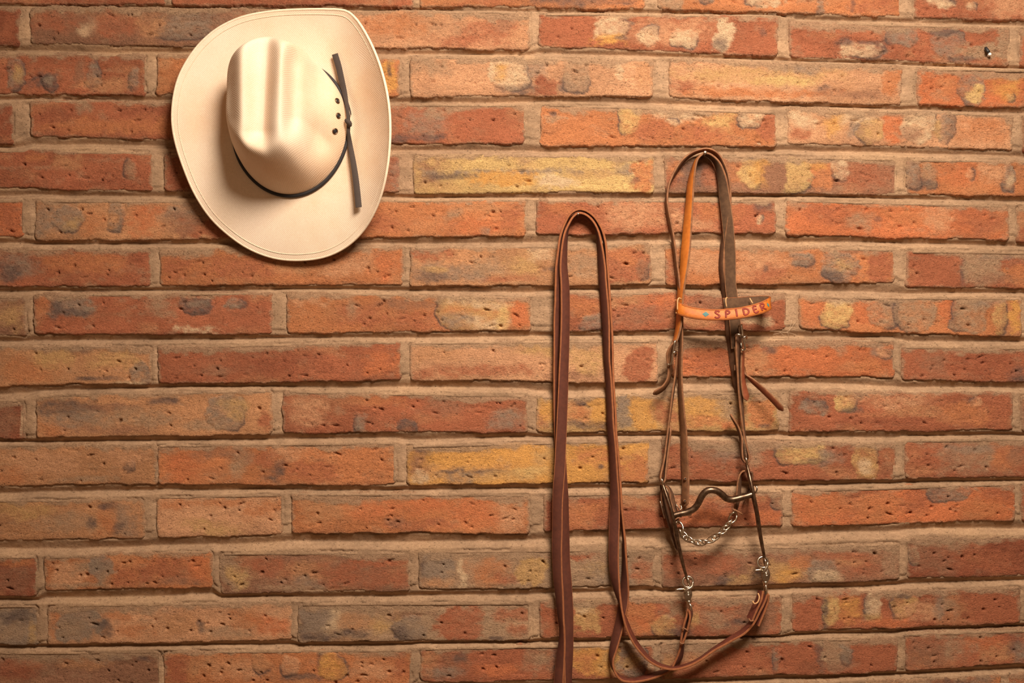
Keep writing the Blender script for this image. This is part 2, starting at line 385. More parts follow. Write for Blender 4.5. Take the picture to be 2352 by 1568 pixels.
  (364, 907, 1023, 1018, 1108, 1112, 'O', '420 1070 46 34 S~; 545 1060 26 38 T~; 500 1040 60 16 B~; 632 1082 22 18 D~; 600 1050 40 20 R~; 720 1080 70 24 R~; 850 1060 50 36 O~; 660 1040 50 16 o~'),
  (935, 1490, 1025, 1012, 1110, 1105, 'A', '955 1060 26 40 B~; 970 1035 22 16 D~; 960 1095 24 14 P~; 1060 1050 60 24 A~; 1060 1090 70 14 G~; 1050 1076 12 6 D; 1020 1082 24 4 D~; 1130 1082 60 4 D~; 1160 1092 60 14 y~; 1230 1085 44 14 Y~; 1260 1050 30 24 y~; 1370 1050 60 22 O~; 1340 1090 60 12 A~; 1460 1080 34 30 O; 1420 1095 14 10 T~; 1382 1072 7 5 D~'),
  (1522, 2055, 1010, 1020, 1101, 1099, 'R', '1650 1040 54 24 G~; 1600 1060 30 26 R~; 1625 1045 20 20 B~; 1700 1030 40 18 G~; 1725 1060 30 20 T~; 1838 1040 62 26 Y!; 1905 1050 26 16 G~; 1870 1064 40 8 D~; 1984 1056 30 38 y!; 1986 1074 16 18 P~; 1800 1085 90 14 R~'),
  (2080, 2640, 1012, 1008, 1096, 1090, 'R', '2240 1050 60 44 T~; 2190 1040 12 30 B~; 2302 1060 26 24 O~; 2230 1030 60 12 G~; 2345 1040 20 30 B~')],
 [(-250, 330, 1150, 1149, 1238, 1235, 'n', '60 1170 60 20 y~; 150 1200 60 24 T~; 205 1198 10 14 D~; 240 1200 30 34 O~; 292 1195 34 40 G~; 270 1210 16 12 D~; 240 1165 20 9 D~'),
  (361, 649, 1141, 1137, 1231, 1223, 'o', '400 1155 40 16 O~; 480 1210 70 18 y~; 600 1170 40 20 O~; 500 1150 60 10 O~'),
  (672, 1215, 1135, 1137, 1220, 1222, 'O', '740 1170 50 34 n~; 860 1170 60 26 S~; 980 1160 70 24 S~; 960 1205 80 14 R~; 1090 1175 60 34 S~; 1180 1190 40 34 o~; 920 1200 30 14 B~'),
  (1250, 1797, 1137, 1128, 1219, 1205, 'R', '1262 1180 16 40 r; 1340 1180 50 34 O~; 1450 1150 60 16 n~; 1560 1160 60 18 o~; 1640 1185 60 18 S~; 1760 1190 34 20 S~; 1700 1140 60 10 n~; 1790 1150 16 20 T!'),
  (1822, 2330, 1127, 1112, 1205, 1192, 'S', '1890 1160 60 34 O~; 1980 1130 40 16 r~; 2020 1170 60 30 O~; 2110 1145 50 30 R~; 2180 1124 52 26 G!; 2150 1120 24 14 D~; 2260 1170 60 18 O~; 2300 1130 34 24 R~'),
  (2350, 2900, 1112, 1105, 1195, 1188, 'R', '')],
 [(-470, 83, 1281, 1279, 1367, 1367, 'r', '40 1330 40 30 B~; 50 1290 40 14 O~'), (105, 487, 1280, 1267, 1354, 1345, 'O', '160 1320 44 30 o; 200 1300 40 20 T~; 232 1305 26 36 G; 245 1330 16 20 T~; 300 1320 36 30 R~; 380 1310 60 30 R~; 462 1310 26 34 S~; 400 1335 60 10 B~; 180 1345 60 6 T~'),
  (505, 940, 1270, 1272, 1360, 1354, 'B', '532 1315 30 40 T; 545 1330 20 24 y~; 620 1300 60 24 R~; 700 1310 60 24 n~; 690 1335 40 14 G~; 860 1292 60 16 R; 890 1330 60 20 R~; 780 1320 60 26 R~; 660 1350 70 8 T~'),
  (962, 1502, 1268, 1262, 1352, 1343, 'T', '968 1300 12 34 D~; 1010 1300 40 34 G; 1000 1335 30 14 n~; 1062 1310 7 36 P; 1130 1310 50 36 O~; 1170 1330 40 14 R~; 1230 1310 34 40 y; 1320 1275 34 8 R; 1370 1310 40 16 y~; 1390 1320 60 24 G~; 1465 1310 34 30 R~; 1330 1330 26 18 T'),
  (1522, 2065, 1264, 1250, 1348, 1330, 'B', '1560 1300 50 30 R~; 1640 1290 60 26 R~; 1700 1330 40 12 y~; 1660 1330 30 12 D~; 1790 1310 60 24 y~; 1800 1258 250 12 T; 1810 1320 30 24 A~; 1840 1290 24 16 O~; 1890 1310 36 22 G!; 1895 1325 40 14 P~; 1980 1300 50 24 R~; 1960 1285 40 14 n~; 2050 1290 20 30 T~; 1940 1275 70 10 R~; 1740 1320 20 14 D~'),
  (2087, 2640, 1238, 1230, 1326, 1312, 'r', '2140 1290 50 30 B~; 2180 1250 60 18 T~; 2230 1280 60 24 R~; 2300 1290 40 30 R~; 2100 1280 14 20 T!; 2350 1260 30 30 r~')],
 [(-450, 87, 1393, 1391, 1478, 1477, 'G', '40 1420 40 18 D~; 20 1450 40 20 T~; 75 1455 10 26 y~'), (112, 670, 1391, 1384, 1476, 1468, 'o', '125 1430 12 34 O~; 180 1432 52 40 G; 170 1440 30 24 T~; 238 1440 16 26 D~; 280 1410 34 18 O~; 300 1450 50 14 O~; 420 1430 60 24 n~; 462 1440 8 20 D~; 520 1450 60 14 T~; 560 1420 40 20 O~; 620 1440 50 24 S~; 350 1400 40 10 T~'),
  (686, 1217, 1388, 1385, 1473, 1467, 'T', '705 1425 22 40 D~; 730 1420 40 36 G; 770 1420 26 30 P~; 740 1462 50 9 D~; 830 1430 50 24 n~; 820 1455 34 10 D~; 890 1430 30 20 y~; 960 1415 50 10 B~; 950 1440 40 24 G!; 925 1450 14 18 D~; 985 1430 18 22 T; 1060 1430 54 40 R; 1130 1440 34 26 T~; 1180 1410 40 20 R~; 1190 1450 24 12 R~; 1140 1465 24 6 D~'),
  (1242, 1795, 1380, 1370, 1462, 1456, 'R', '1265 1410 30 30 R; 1350 1415 44 36 y; 1345 1400 30 14 P~; 1405 1420 26 36 R; 1470 1415 40 36 O; 1470 1430 24 14 S~; 1525 1440 26 24 y!; 1560 1450 30 14 D~; 1550 1400 30 20 T~; 1590 1420 22 20 y~; 1620 1405 12 24 R~; 1650 1420 40 26 T~; 1740 1410 50 38 B; 1690 1430 22 8 D~; 1700 1445 50 10 B~; 1680 1385 60 8 T~'),
  (1822, 2342, 1366, 1350, 1450, 1428, 'R', '1850 1410 34 34 R; 1908 1398 20 36 Y!; 1896 1400 6 30 D~; 1957 1400 30 30 A~; 1950 1416 24 10 O~; 1994 1396 9 36 D~; 2008 1392 18 28 P!; 2010 1418 22 12 y~; 2078 1392 28 26 y!; 2070 1368 16 8 D~; 2110 1405 44 22 o~; 2155 1390 16 30 G~; 2180 1385 20 12 T~; 2285 1400 60 36 R; 2215 1410 10 10 r~; 2040 1430 60 10 S~; 2030 1370 30 10 T~')],
 [(-200, 367, 1500, 1497, 1586, 1584, 'B', '50 1530 50 20 R~; 90 1510 40 18 T~; 45 1550 40 16 r~; 200 1520 60 18 n~; 260 1510 40 14 G~; 300 1540 60 20 B~; 340 1510 20 10 D~'),
  (378, 944, 1497, 1494, 1584, 1578, 'O', '405 1530 34 34 R; 480 1520 60 20 n~; 560 1535 60 20 o~; 600 1520 22 20 n!; 665 1530 24 22 o!; 735 1520 6 22 D~; 765 1530 30 26 A!; 850 1540 60 20 o~; 920 1530 30 34 R~; 880 1505 60 8 T~; 690 1555 60 8 D~'),
  (966, 1500, 1490, 1480, 1566, 1555, 'R', '990 1520 24 34 n~; 1050 1515 40 24 B~; 1060 1505 16 14 D~; 1030 1545 40 14 G~; 1150 1520 54 26 R; 1150 1540 50 14 S~; 1225 1515 28 28 T~; 1275 1520 24 34 D~; 1360 1515 44 34 A; 1345 1520 18 24 O~; 1400 1525 30 26 y~; 1452 1515 40 34 G!; 1450 1512 26 20 y~; 1500 1525 10 14 P~'),
  (1520, 2062, 1478, 1465, 1556, 1541, 'R', '1550 1500 50 18 T~; 1530 1530 20 20 y~; 1600 1520 40 24 n~; 1620 1495 40 14 T~; 1700 1525 60 20 R~; 1782 1514 11 22 G!; 1835 1500 50 24 R; 1882 1500 10 36 D~; 1915 1502 26 34 T; 1942 1500 12 26 G!; 1910 1530 30 12 B~; 2010 1500 50 36 R'),
  (2082, 2640, 1458, 1440, 1540, 1505, 'R', '2140 1500 50 34 B~; 2200 1485 34 24 T~; 2250 1470 34 16 S~; 2290 1500 44 24 n~; 2325 1480 24 24 D~; 2345 1500 20 26 G~')],
 [(-330, 90, 1608, 1608, 1690, 1690, 'R', ''), (110, 660, 1607, 1605, 1690, 1688, 'O', ''), (680, 1240, 1605, 1600, 1688, 1684, 'n', ''), (1262, 1760, 1598, 1576, 1682, 1664, 'R', ''),
  (1780, 2298, 1574, 1553, 1662, 1640, 'O', '1990 1575 60 12 A~; 2170 1570 60 20 D~; 2250 1565 40 20 G~'), (2322, 2880, 1552, 1535, 1638, 1620, 'S', '')],
]
X0, X1, Y0, Y1 = -860, 3210, -400, 1960
# the wall goes on beyond the picture: plain bricks in the same bond
def extend_courses():
    rnd = random.Random(77)
    for c in COURSES:
        while c[0][0] > X0:
            b = c[0]; g = 24
            c.insert(0, (b[0] - g - 560, b[0] - g, b[2], b[2], b[4], b[4], rnd.choice('RROnrB'), ''))
        while c[-1][1] < X1:
            b = c[-1]; g = 24
            c.append((b[1] + g, b[1] + g + 560, b[3], b[3], b[5], b[5], rnd.choice('RROnrS'), ''))
    def shifted(c, dy, off):
        out = []
        for b in c:
            out.append((b[0] + off, b[1] + off, b[2] + dy, b[3] + dy, b[4] + dy, b[5] + dy, rnd.choice('RROnrSB'), ''))
        return out
    for k in range(3):
        COURSES.insert(0, shifted(COURSES[0], -110, 290 if k % 2 == 0 else -290))
    for k in range(3):
        COURSES.append(shifted(COURSES[-1], 110, -290 if k % 2 == 0 else 290))
SEEDS = {}
n_ = 0
for c in COURSES:
    for b in c:
        SEEDS[b] = n_; n_ += 1
extend_courses()
for c in COURSES:
    for b in c:
        if b not in SEEDS:
            SEEDS[b] = n_; n_ += 1
def in_view(b):
    return b[1] > -40 and b[0] < 2392 and max(b[4], b[5]) > -20 and min(b[2], b[3]) < 1588

def quad_edges(b, x):
    xl, xr, tl, tr, bl, br = b[:6]
    t = (x - xl) / (xr - xl)
    return tl + (tr - tl) * t, bl + (br - bl) * t

wall_org = np.array(W(1176, 784, 0))

def brick_inner(b, x, y, seed):
    """signed distance (px) inside the brick's worn outline"""
    xl, xr = b[0], b[1]
    yt, yb = quad_edges(b, x)
    n1 = fbm(x / 40, y / 40, seed, 5, 0.7)
    n2 = fbm(x / 36 + 60, y / 36, seed + 5, 5, 0.7)
    wav = fbm(x / 190, 0 * x + seed, seed + 9, 2) * 2.2
    ex = np.minimum(x - xl, xr - x) + 2.0 + n2 * 3.6
    et = (y - yt) + 3.5 + n1 * 4.2 + wav
    eb = (yb - y) + 3.0 + n2 * 3.2 - wav
    ey = np.minimum(et, eb)
    r = 9.0
    e = r - np.sqrt(np.maximum(r - ex, 0) ** 2 + np.maximum(r - ey, 0) ** 2)
    e = np.where((ex > r) & (ey > r), np.minimum(ex, ey), e)
    return e, et, eb, ex

def build_brick(b, idx, parent):
    rnd = random.Random(1000 + idx)
    xl, xr = b[0], b[1]
    seed = 50 + idx * 7
    step = 2.6 if in_view(b) else 9.0
    pad = 9
    nx = int((xr - xl + 2 * pad) / step) + 1
    hgt = (b[4] + b[5] - b[2] - b[3]) / 2
    ny = int((hgt + 2 * pad) / step) + 1
    xs = np.linspace(xl - pad, xr + pad, nx)
    v = np.linspace(0, 1, ny)
    X, V = np.meshgrid(xs, v)
    yt, yb = quad_edges(b, X)
    Y = (yt - pad) + (yb - yt + 2 * pad) * V
    e, et, eb, ex = brick_inner(b, X, Y, seed)
    # relief of the face, mm
    h = rnd.uniform(-0.5, 0.6) + rnd.uniform(-0.6, 0.6) * (X - (xl + xr) / 2) / 280 + rnd.uniform(-0.9, 0.5) * (Y - (yt + yb) / 2) / 45
    h = h + 0.9 * fbm(X / 120, Y / 70, seed + 1, 3) + 0.42 * fbm(X / 26, Y / 14, seed + 2, 3, .6)
    # rough drag creases along the brick
    cr = fbm(X / 60, Y / 9, seed + 3, 3, .6)
    h = h - 0.8 * sstep(0.55, 0.95, cr)
    # blow holes and nicks
    for k in range(rnd.randint(7, 22)):
        cx, cy = rnd.uniform(xl + 15, xr - 15), rnd.uniform(0.15, 0.9)
        cyp = float(quad_edges(b, cx)[0] + cy * hgt)
        rx, ry = rnd.choice([(2.6, 2.4), (3.2, 2.6), (2.4, 2.2), (3, 3.4), (5, 2.2), (8, 2.0), (3.8, 3.2), (2.2, 2.0)])
        q = ((X - cx) / rx) ** 2 + ((Y - cyp - (X - cx) * rnd.uniform(-.4, .4)) / ry) ** 2
        h = h - rnd.uniform(2.5, 6.0) * np.exp(-(q * 0.8) ** 2)
    # pigment
    base = PIG[b[6]]
    col = np.ones(X.shape + (3,)) * base
    m = sstep(-0.7, 0.7, fbm(X / 150 + 3, Y / 60, seed + 11, 4))[..., None]
    col = col * (0.86 + 0.26 * m)
    m2 = sstep(0.1, 0.9, fbm(X / 70, Y / 40 + 7, seed + 12, 4))[..., None]
    col = col * (1 - 0.45 * m2) + PIG['n'] * 0.45 * m2
    m3 = sstep(0.0, 0.9, fbm(X / 55 + 9, Y / 30, seed + 18, 5, .62))[..., None]
    col = col * (1 - 0.4 * m3) + (PIG['B'] * 0.6 + base * 0.25) * 0.4 * m3
    m4 = sstep(0.15, 0.9, fbm(X / 30 + 19, Y / 16, seed + 19, 5, .65))[..., None]
    col = col * (1 - 0.4 * m4) + PIG['T'] * 0.4 * m4
    wx = 26 * fbm(X / 50, Y / 50, seed + 13, 5, .62); wy = 14 * fbm(X / 50 + 40, Y / 50, seed + 14, 5, .62)
    marks = [s.split() for s in b[7].split(';') if s.strip()]
    if not marks and (idx % 2 == 0):
        for k in range(3):
            mx = rnd.uniform(xl + 40, xr - 40)
            marks.append([str(mx), str((b[2] + b[4]) / 2), str(rnd.uniform(15, 60)), str(rnd.uniform(12, 30)), rnd.choice(['G!', 'n~', 'T~', 'O~', 'P~'])])
    for s in marks:
        cx, cy, rx, ry = map(float, s[:4])
        c = PIG[s[4][0]]; kind = s[4][1:]
        k = 0.6 if kind == '!' else 1.0
        if kind == '!': ry *= 1.18; rx *= 1.05
        dx = (X - cx + wx * k * min(1, rx / 30)) / rx; dy = (Y - cy + wy * k * min(1, ry / 18)) / ry
        q = (np.abs(dx) ** 2.5 + np.abs(dy) ** 2.5) ** (1 / 2.5)
        sc = min(rx, ry)
        dist = (1 - q) * sc          # px inside the mark
        tex = fbm(X / 15, Y / 9, seed + 15 + int(cx) % 13, 4, .65)
        if kind == '~':
            wgt = sstep(-0.4, 0.6, 1 - q + 0.22 * tex) * (0.66 + 0.3 * tex)
        elif kind == '!':
            wgt = sstep(-2, 5, dist + 4 * tex) * (0.66 + 0.42 * tex)
        else:
            wgt = sstep(-6, 6, dist + 7 * tex) * (0.86 + 0.2 * tex)
        wgt = np.clip(wgt, 0, 1)[..., None]
        col = col * (1 - wgt) + c * wgt
        if kind == '!':
            a0 = rnd.choice([0.0, 0.4, 2.7, 3.14, 1.57, 1.2, 1.9, 5.2])
            facing = (dx * math.cos(a0) + dy * math.sin(a0)) / np.maximum(q, .3)
            part = sstep(-.15, .75, facing + 0.5 * fbm(X / 40, Y / 34, seed + int(cx), 2))
            rim = np.exp(-((dist - 0.5 + 2 * tex) / 2.0) ** 2) * part
            halo = np.exp(-((dist - 6) / 8.0) ** 2) * part * 0.30
            rim = np.clip(rim * 0.72 + halo, 0, 1)[..., None]
            col = col * (1 - rim) + PIG['D'] * 0.95 * rim
            h = h + 0.6 * sstep(-2, 4, dist) - 0.8 * np.exp(-((dist + 1) / 2.2) ** 2)
    # lime smeared over the arrises
    sm = fbm(X / 24, Y / 12, seed + 21, 4, .6)
    top_w = rnd.uniform(5, 13)
    lim = sstep(-5, 4, 2 + top_w * (1 + 0.6 * fbm(X / 130, 0 * Y + 3, seed + 22, 2)) + 9 * sm - et)
    sid = sstep(-4, 4, 4 + 7 * sm - ex) * 0.85
    bot = sstep(-3, 3, 1.0 + 4 * sm - eb) * 0.6
    lim = np.maximum(np.maximum(lim, sid), bot)[..., None] * 0.85
    col = col * (1 - lim) + PIG['T'] * (0.95 + 0.12 * sm[..., None]) * lim
    h = h + 0.5 * lim[..., 0] * (0.6 + sm)
    col = np.clip(col, 0.01, 1)
    # worn arris
    h = h - 0.8 * (1 - sstep(0, 10, e)) - 13.0 * (1 - sstep(-3.2, 0.6, e))
    pts = np.stack([(X - 1176) / PX, -h / 1000.0, ZC + (784 - Y) / PX], -1).reshape(-1, 3)
    ids = np.arange(nx * ny).reshape(ny, nx)
    f = np.stack([ids[:-1, :-1], ids[1:, :-1], ids[1:, 1:], ids[:-1, 1:]], -1).reshape(-1, 4)
    # the body of the brick behind the face
    loop = np.concatenate([ids[0, :], ids[1:, -1], ids[-1, -2::-1], ids[-2:0:-1, 0]])
    back = pts[loop].copy(); back[:, 1] = 0.085
    nb = len(pts)
    bi = nb + np.arange(len(loop))
    side = np.stack([loop, np.roll(loop, -1), np.roll(bi, -1), bi], -1)
    pts = np.concatenate([pts, back]); colr = np.concatenate([col.reshape(-1, 3), col.reshape(-1, 3)[loop]])
    f = np.concatenate([f, side])
    o = world_obj('brick', pts, f, parent=parent, mats=(M_BRICK,), colors=colr)
    return o

def course_profile(ci, x):
    c = COURSES[ci]
    xs, ts, bs = [], [], []
    for b in c:
        xs += [b[0], b[1]]; ts += [b[2], b[3]]; bs += [b[4], b[5]]
    return np.interp(x, xs, ts), np.interp(x, xs, bs)

def build_wall():
    xs = np.concatenate([np.arange(X0, -60, 7.0), np.arange(-60, 2412, 2.75), np.arange(2412, X1 + 1, 7.0)])
    ys = np.concatenate([np.arange(Y0, -30, 7.0), np.arange(-30, 1600, 2.75), np.arange(1600, Y1 + 1, 7.0)])
    X, Y = np.meshgrid(xs, ys)
    H = np.full(X.shape, -4.0)
    inside = np.full(X.shape, -99.0); edge = np.full(X.shape, -99.0)
    tops, bots = zip(*[course_profile(i, xs) for i in range(len(COURSES))])
    XF, YF, HF = X, Y, H
    for i in range(len(COURSES)):
        # bed joint above course i: hollow, under the upper brick and lipped over the lower one
        yb = bots[i - 1] if i > 0 else tops[0] - 26
        yt = tops[i]
        r0 = max(0, np.searchsorted(ys, yb.min() - 40)); r1 = np.searchsorted(ys, bots[i].max() + 30)
        X, Y, H = XF[r0:r1], YF[r0:r1], HF[r0:r1]
        if r1 <= r0: continue
        n = fbm(X / 90, Y / 30, 300 + i, 3)
        n2 = fbm(xs / 260, 0 * xs, 330 + i, 2)
        t = (Y - yb - 3) / np.maximum(yt - yb - 5, 6)
        msk = (t > -0.5) & (t < 1.5)
        mid = 0.58 + 0.12 * n2
        tt = t + 0.06 * n
        prof = -1.9 - 1.2 * sstep(.16, -.02, t) - 11.5 * np.clip(tt / mid, 0, 1) ** 0.8 + 13.5 * sstep(mid - 0.10, mid + 0.30, tt)
        H[:] = np.where(msk, prof, H)
        # upright joints
        for a, b in zip(COURSES[i][:-1], COURSES[i][1:]):
            xa, xb = a[1], b[0]
            c0, c1 = np.searchsorted(xs, xa - 60), np.searchsorted(xs, xb + 60)
            if c1 <= c0: continue
            x_, y_, h_, n_l = X[:, c0:c1], Y[:, c0:c1], H[:, c0:c1], n[:, c0:c1]
            ya, yb_ = quad_edges(a, np.array(xa))
            s = (x_ - xa) / max(xb - xa, 6)
            wy = sstep(-6, 6, y_ - ya) * sstep(-4, 4, yb_ + 4 - y_)
            vp = -0.5 - 2.2 * sstep(0.6, 1.0, s + 0.1 * n_l) - 0.5 * sstep(0.25, -0.1, s)
            m = (s > -0.5) & (s < 1.5) & (wy > 0)
            h_[:] = np.where(m, h_ * (1 - wy) + vp * wy, h_)
        X, Y, H = XF, YF, HF
        for j, b in enumerate(COURSES[i]):
            bidx = SEEDS[b]
            x_a, x_b = np.searchsorted(xs, b[0] - 12), np.searchsorted(xs, b[1] + 12)
            y_a, y_b = np.searchsorted(ys, min(b[2], b[3]) - 12), np.searchsorted(ys, max(b[4], b[5]) + 12)
            if x_b <= x_a or y_b <= y_a: continue
            sx, sy = X[y_a:y_b, x_a:x_b], Y[y_a:y_b, x_a:x_b]
            t0, b0 = quad_edges(b, sx)
            e = np.minimum(np.minimum(sx - b[0], b[1] - sx), np.minimum(sy - t0, b0 - sy))
            er = brick_inner(b, sx, sy, 50 + bidx * 7)[0]
            edge[y_a:y_b, x_a:x_b] = np.maximum(edge[y_a:y_b, x_a:x_b], er)
            inside[y_a:y_b, x_a:x_b] = np.maximum(inside[y_a:y_b, x_a:x_b], e)
    H = H - 14 * sstep(3, 11, inside)
    gap = sstep(-0.25, 0.5, fbm(X / 60, Y / 25, 405, 3))
    H = H - 3.2 * gap * np.exp(-((edge + 1.0) / 1.8) ** 2)
    H = H + 0.55 * fbm(X / 40, Y / 20, 401, 4, .6) + 0.30 * fbm(X / 9, Y / 7, 402, 2) + 0.8 * fbm(X / 300, Y / 200, 403, 2)
    cn = fbm(X / 120, Y / 30, 410, 4)[..., None]; cn2 = fbm(X / 20, Y / 9, 411, 3)[..., None]
    col = PIG['T'] * (1 + 0.16 * cn + 0.12 * cn2)
    pk = sstep(0.2, 0.9, fbm(X / 200, Y / 60, 412, 3))[..., None]
    col = col * (1 - 0.4 * pk) + lin((194, 156, 120)) * 0.4 * pk
    pts = np.stack([(X - 1176) / PX, -H / 1000.0, ZC + (784 - Y) / PX], -1).reshape(-1, 3)
    ny, nx = X.shape
    ids = np.arange(nx * ny).reshape(ny, nx)
    f = np.stack([ids[:-1, :-1], ids[1:, :-1], ids[1:, 1:], ids[:-1, 1:]], -1).reshape(-1, 4)
    keep = inside.reshape(-1)[f].min(1) < 20
    f = f[keep]
    used = np.zeros(len(pts), bool); used[f] = True
    remap = np.cumsum(used) - 1
    pts = pts[used]; f = remap[f]; colr = np.clip(col.reshape(-1, 3)[used], 0.01, 1)
    # solid core behind the joints
    x0, x1 = (X0 - 1176) / PX, (X1 - 1176) / PX
    z0, z1 = ZC + (784 - Y1) / PX, ZC + (784 - Y0) / PX
    k = len(pts)
    core = np.array([(x, y, z) for y in (0.05, 0.12) for z in (z0, z1) for x in (x0, x1)])
    cf = np.array([(0, 1, 3, 2), (4, 6, 7, 5), (0, 4, 5, 1), (2, 3, 7, 6), (0, 2, 6, 4), (1, 5, 7, 3)]) + k
    pts = np.concatenate([pts, core]); f = np.concatenate([f, cf])
    colr = np.concatenate([colr, np.tile(PIG['T'], (8, 1))])
    wall = world_obj('wall_back', pts, f, origin=wall_org, mats=(M_MORTAR,), colors=colr)
    tag(wall, 'weathered red brick wall with struck lime mortar joints', 'wall', kind='structure')
    for c in COURSES:
        for b in c:
            if b[1] > X0 and b[0] < X1:
                build_brick(b, SEEDS[b], wall)
    return wall

wall = build_wall()

# ------------------------------------------------------------------ straps, tubes, small hardware
def catmull(ctrl, spacing):
    """ctrl: (n, k) rows; the first three columns are the position. Resampled Catmull-Rom (centripetal-like)."""
    c = np.asarray(ctrl, float)
    c = np.vstack([2 * c[0] - c[1], c, 2 * c[-1] - c[-2]])
    out = []
    for i in range(1, len(c) - 2):
        p0, p1, p2, p3 = c[i - 1], c[i], c[i + 1], c[i + 2]
        d01 = max(np.linalg.norm(p1[:3] - p0[:3]), 1e-6) ** .5
        d12 = max(np.linalg.norm(p2[:3] - p1[:3]), 1e-6) ** .5
        d23 = max(np.linalg.norm(p3[:3] - p2[:3]), 1e-6) ** .5
        m1 = d12 * ((p1 - p0) / d01 - (p2 - p0) / (d01 + d12) + (p2 - p1) / d12)
        m2 = d12 * ((p2 - p1) / d12 - (p3 - p1) / (d12 + d23) + (p3 - p2) / d23)
        n = max(2, int(np.linalg.norm(p2[:3] - p1[:3]) / spacing))
        for t in np.arange(n) / n:
            t2, t3 = t * t, t * t * t
            out.append((2 * t3 - 3 * t2 + 1) * p1 + (t3 - 2 * t2 + t) * m1 + (-2 * t3 + 3 * t2) * p2 + (t3 - t2) * m2)
    out.append(c[-2])
    return np.array(out)

def tangents(p):
    t = np.gradient(p, axis=0)
    return t / np.maximum(np.linalg.norm(t, axis=1, keepdims=True), 1e-9)

NV = np.array((0.0, -1.0, 0.0))

def strap(name, pts, width, thick, mats, parent=None, round_ends=(False, False), wdir=None, wave=0.0, seed=0, spacing=0.004):
    """leather strap. pts: (px, py, depth mm, twist deg); twist 0 = seen edge on, 90 = face on.
    mats: (outer face, inner face, cut edge)"""
    c = [tuple(P(p[0], p[1], p[2] / 1000)) + (p[3],) + ((p[4],) if len(p) > 4 else (1.0,)) for p in pts]
    s = catmull(c, spacing)
    pos = s[:, :3]; phi = np.radians(s[:, 3]); wsc = s[:, 4]
    T = tangents(pos)
    Q0 = np.cross(T, NV); Q0 /= np.maximum(np.linalg.norm(Q0, axis=1, keepdims=True), 1e-9)
    N2 = np.cross(Q0, T)
    if wdir is None:
        Wd = np.cos(phi)[:, None] * N2 + np.sin(phi)[:, None] * Q0
    else:
        wd = np.asarray(wdir, float)
        Wd = wd[None] - T * (T @ wd)[:, None]
        Wd /= np.linalg.norm(Wd, axis=1, keepdims=True)
    Qd = np.cross(T, Wd)
    arc = np.concatenate([[0], np.cumsum(np.linalg.norm(np.diff(pos, axis=0), axis=1))])
    hw = width / 2 * wsc
    if round_ends[0]: hw = hw * np.sqrt(np.clip(1 - (1 - np.clip(arc / (width * .55), 0, 1)) ** 2, 0.03, 1))
    if round_ends[1]: hw = hw * np.sqrt(np.clip(1 - (1 - np.clip((arc[-1] - arc) / (width * .55), 0, 1)) ** 2, 0.03, 1))
    ht = thick / 2
    if wave:
        pos = pos + Qd * (wave * fbm(arc / 0.05, arc * 0, seed, 3))[:, None]
    ch = thick * 0.22
    prof = [(1, -1, 0, 1), (1, 1, 0, 1), (1, 1, 1, 0), (-1, 1, 1, 0), (-1, 1, 0, 1), (-1, -1, 0, 1), (-1, -1, 1, 0), (1, -1, 1, 0)]
    rows = []
    for (sw, st, cw, ct) in prof:
        wv = sw * (hw - ch * cw * 1.2)
        tv = st * (ht - ch * ct)
        rows.append(pos + Wd * wv[:, None] + Qd * np.reshape(tv, (-1, 1)) if np.ndim(tv) else pos + Wd * wv[:, None] + Qd * tv)
    n = len(pos); m = len(prof)
    V = np.stack(rows, 1).reshape(-1, 3)
    F, FM = [], []
    kinds = [2, 2, 0, 2, 2, 2, 1, 2]     # edge, chamfer, outer face, ...
    for i in range(n - 1):
        for k in range(m):
            k2 = (k + 1) % m
            F.append((i * m + k, i * m + k2, (i + 1) * m + k2, (i + 1) * m + k)); FM.append(kinds[k])
    F.append(tuple(range(m - 1, -1, -1))); FM.append(2)
    F.append(tuple((n - 1) * m + k for k in range(m))); FM.append(2)
    me_v = V
    o = world_obj(name, me_v, F, parent=parent, mats=mats, fmat=FM)
    o.data.set_sharp_from_angle(angle=math.radians(50))
    return o, pos, Wd, Qd, arc

def tube_geo(pos, rad, sides=10, closed=False):
    pos = np.asarray(pos, float)
    n = len(pos)
    if closed:
        T = np.roll(pos, -1, 0) - np.roll(pos, 1, 0); T /= np.linalg.norm(T, axis=1, keepdims=True)
    else:
        T = tangents(pos)
    ref = np.array((0.13, -0.92, 0.37)); ref /= np.linalg.norm(ref)
    U = ref - T[0] * (T[0] @ ref)
    if np.linalg.norm(U) < 1e-3: U = np.array((1., 0, 0)) - T[0] * T[0][0]
    U /= np.linalg.norm(U)
    rad = np.broadcast_to(np.asarray(rad, float), (n,))
    V = []
    for i in range(n):
        U = U - T[i] * (T[i] @ U); U /= np.linalg.norm(U)
        B = np.cross(T[i], U)
        for k in range(sides):
            a = 2 * math.pi * k / sides
            V.append(pos[i] + rad[i] * (math.cos(a) * U + math.sin(a) * B))
    F = []
    if closed:
        # find the roll offset that joins last ring to the first with least twist
        first = np.array(V[:sides]); last = np.array(V[-sides:])
        off = min(range(sides), key=lambda q: np.linalg.norm(np.roll(first, -q, 0) - last))
    for i in range(n if closed else n - 1):
        j = (i + 1) % n
        q = off if closed and i == n - 1 else 0
        for k in range(sides):
            F.append((i * sides + k, i * sides + (k + 1) % sides, j * sides + (k + 1 + q) % sides, j * sides + (k + q) % sides))
    if not closed:
        F.append(tuple(range(sides - 1, -1, -1))); F.append(tuple((n - 1) * sides + k for k in range(sides)))
    return np.array(V), F

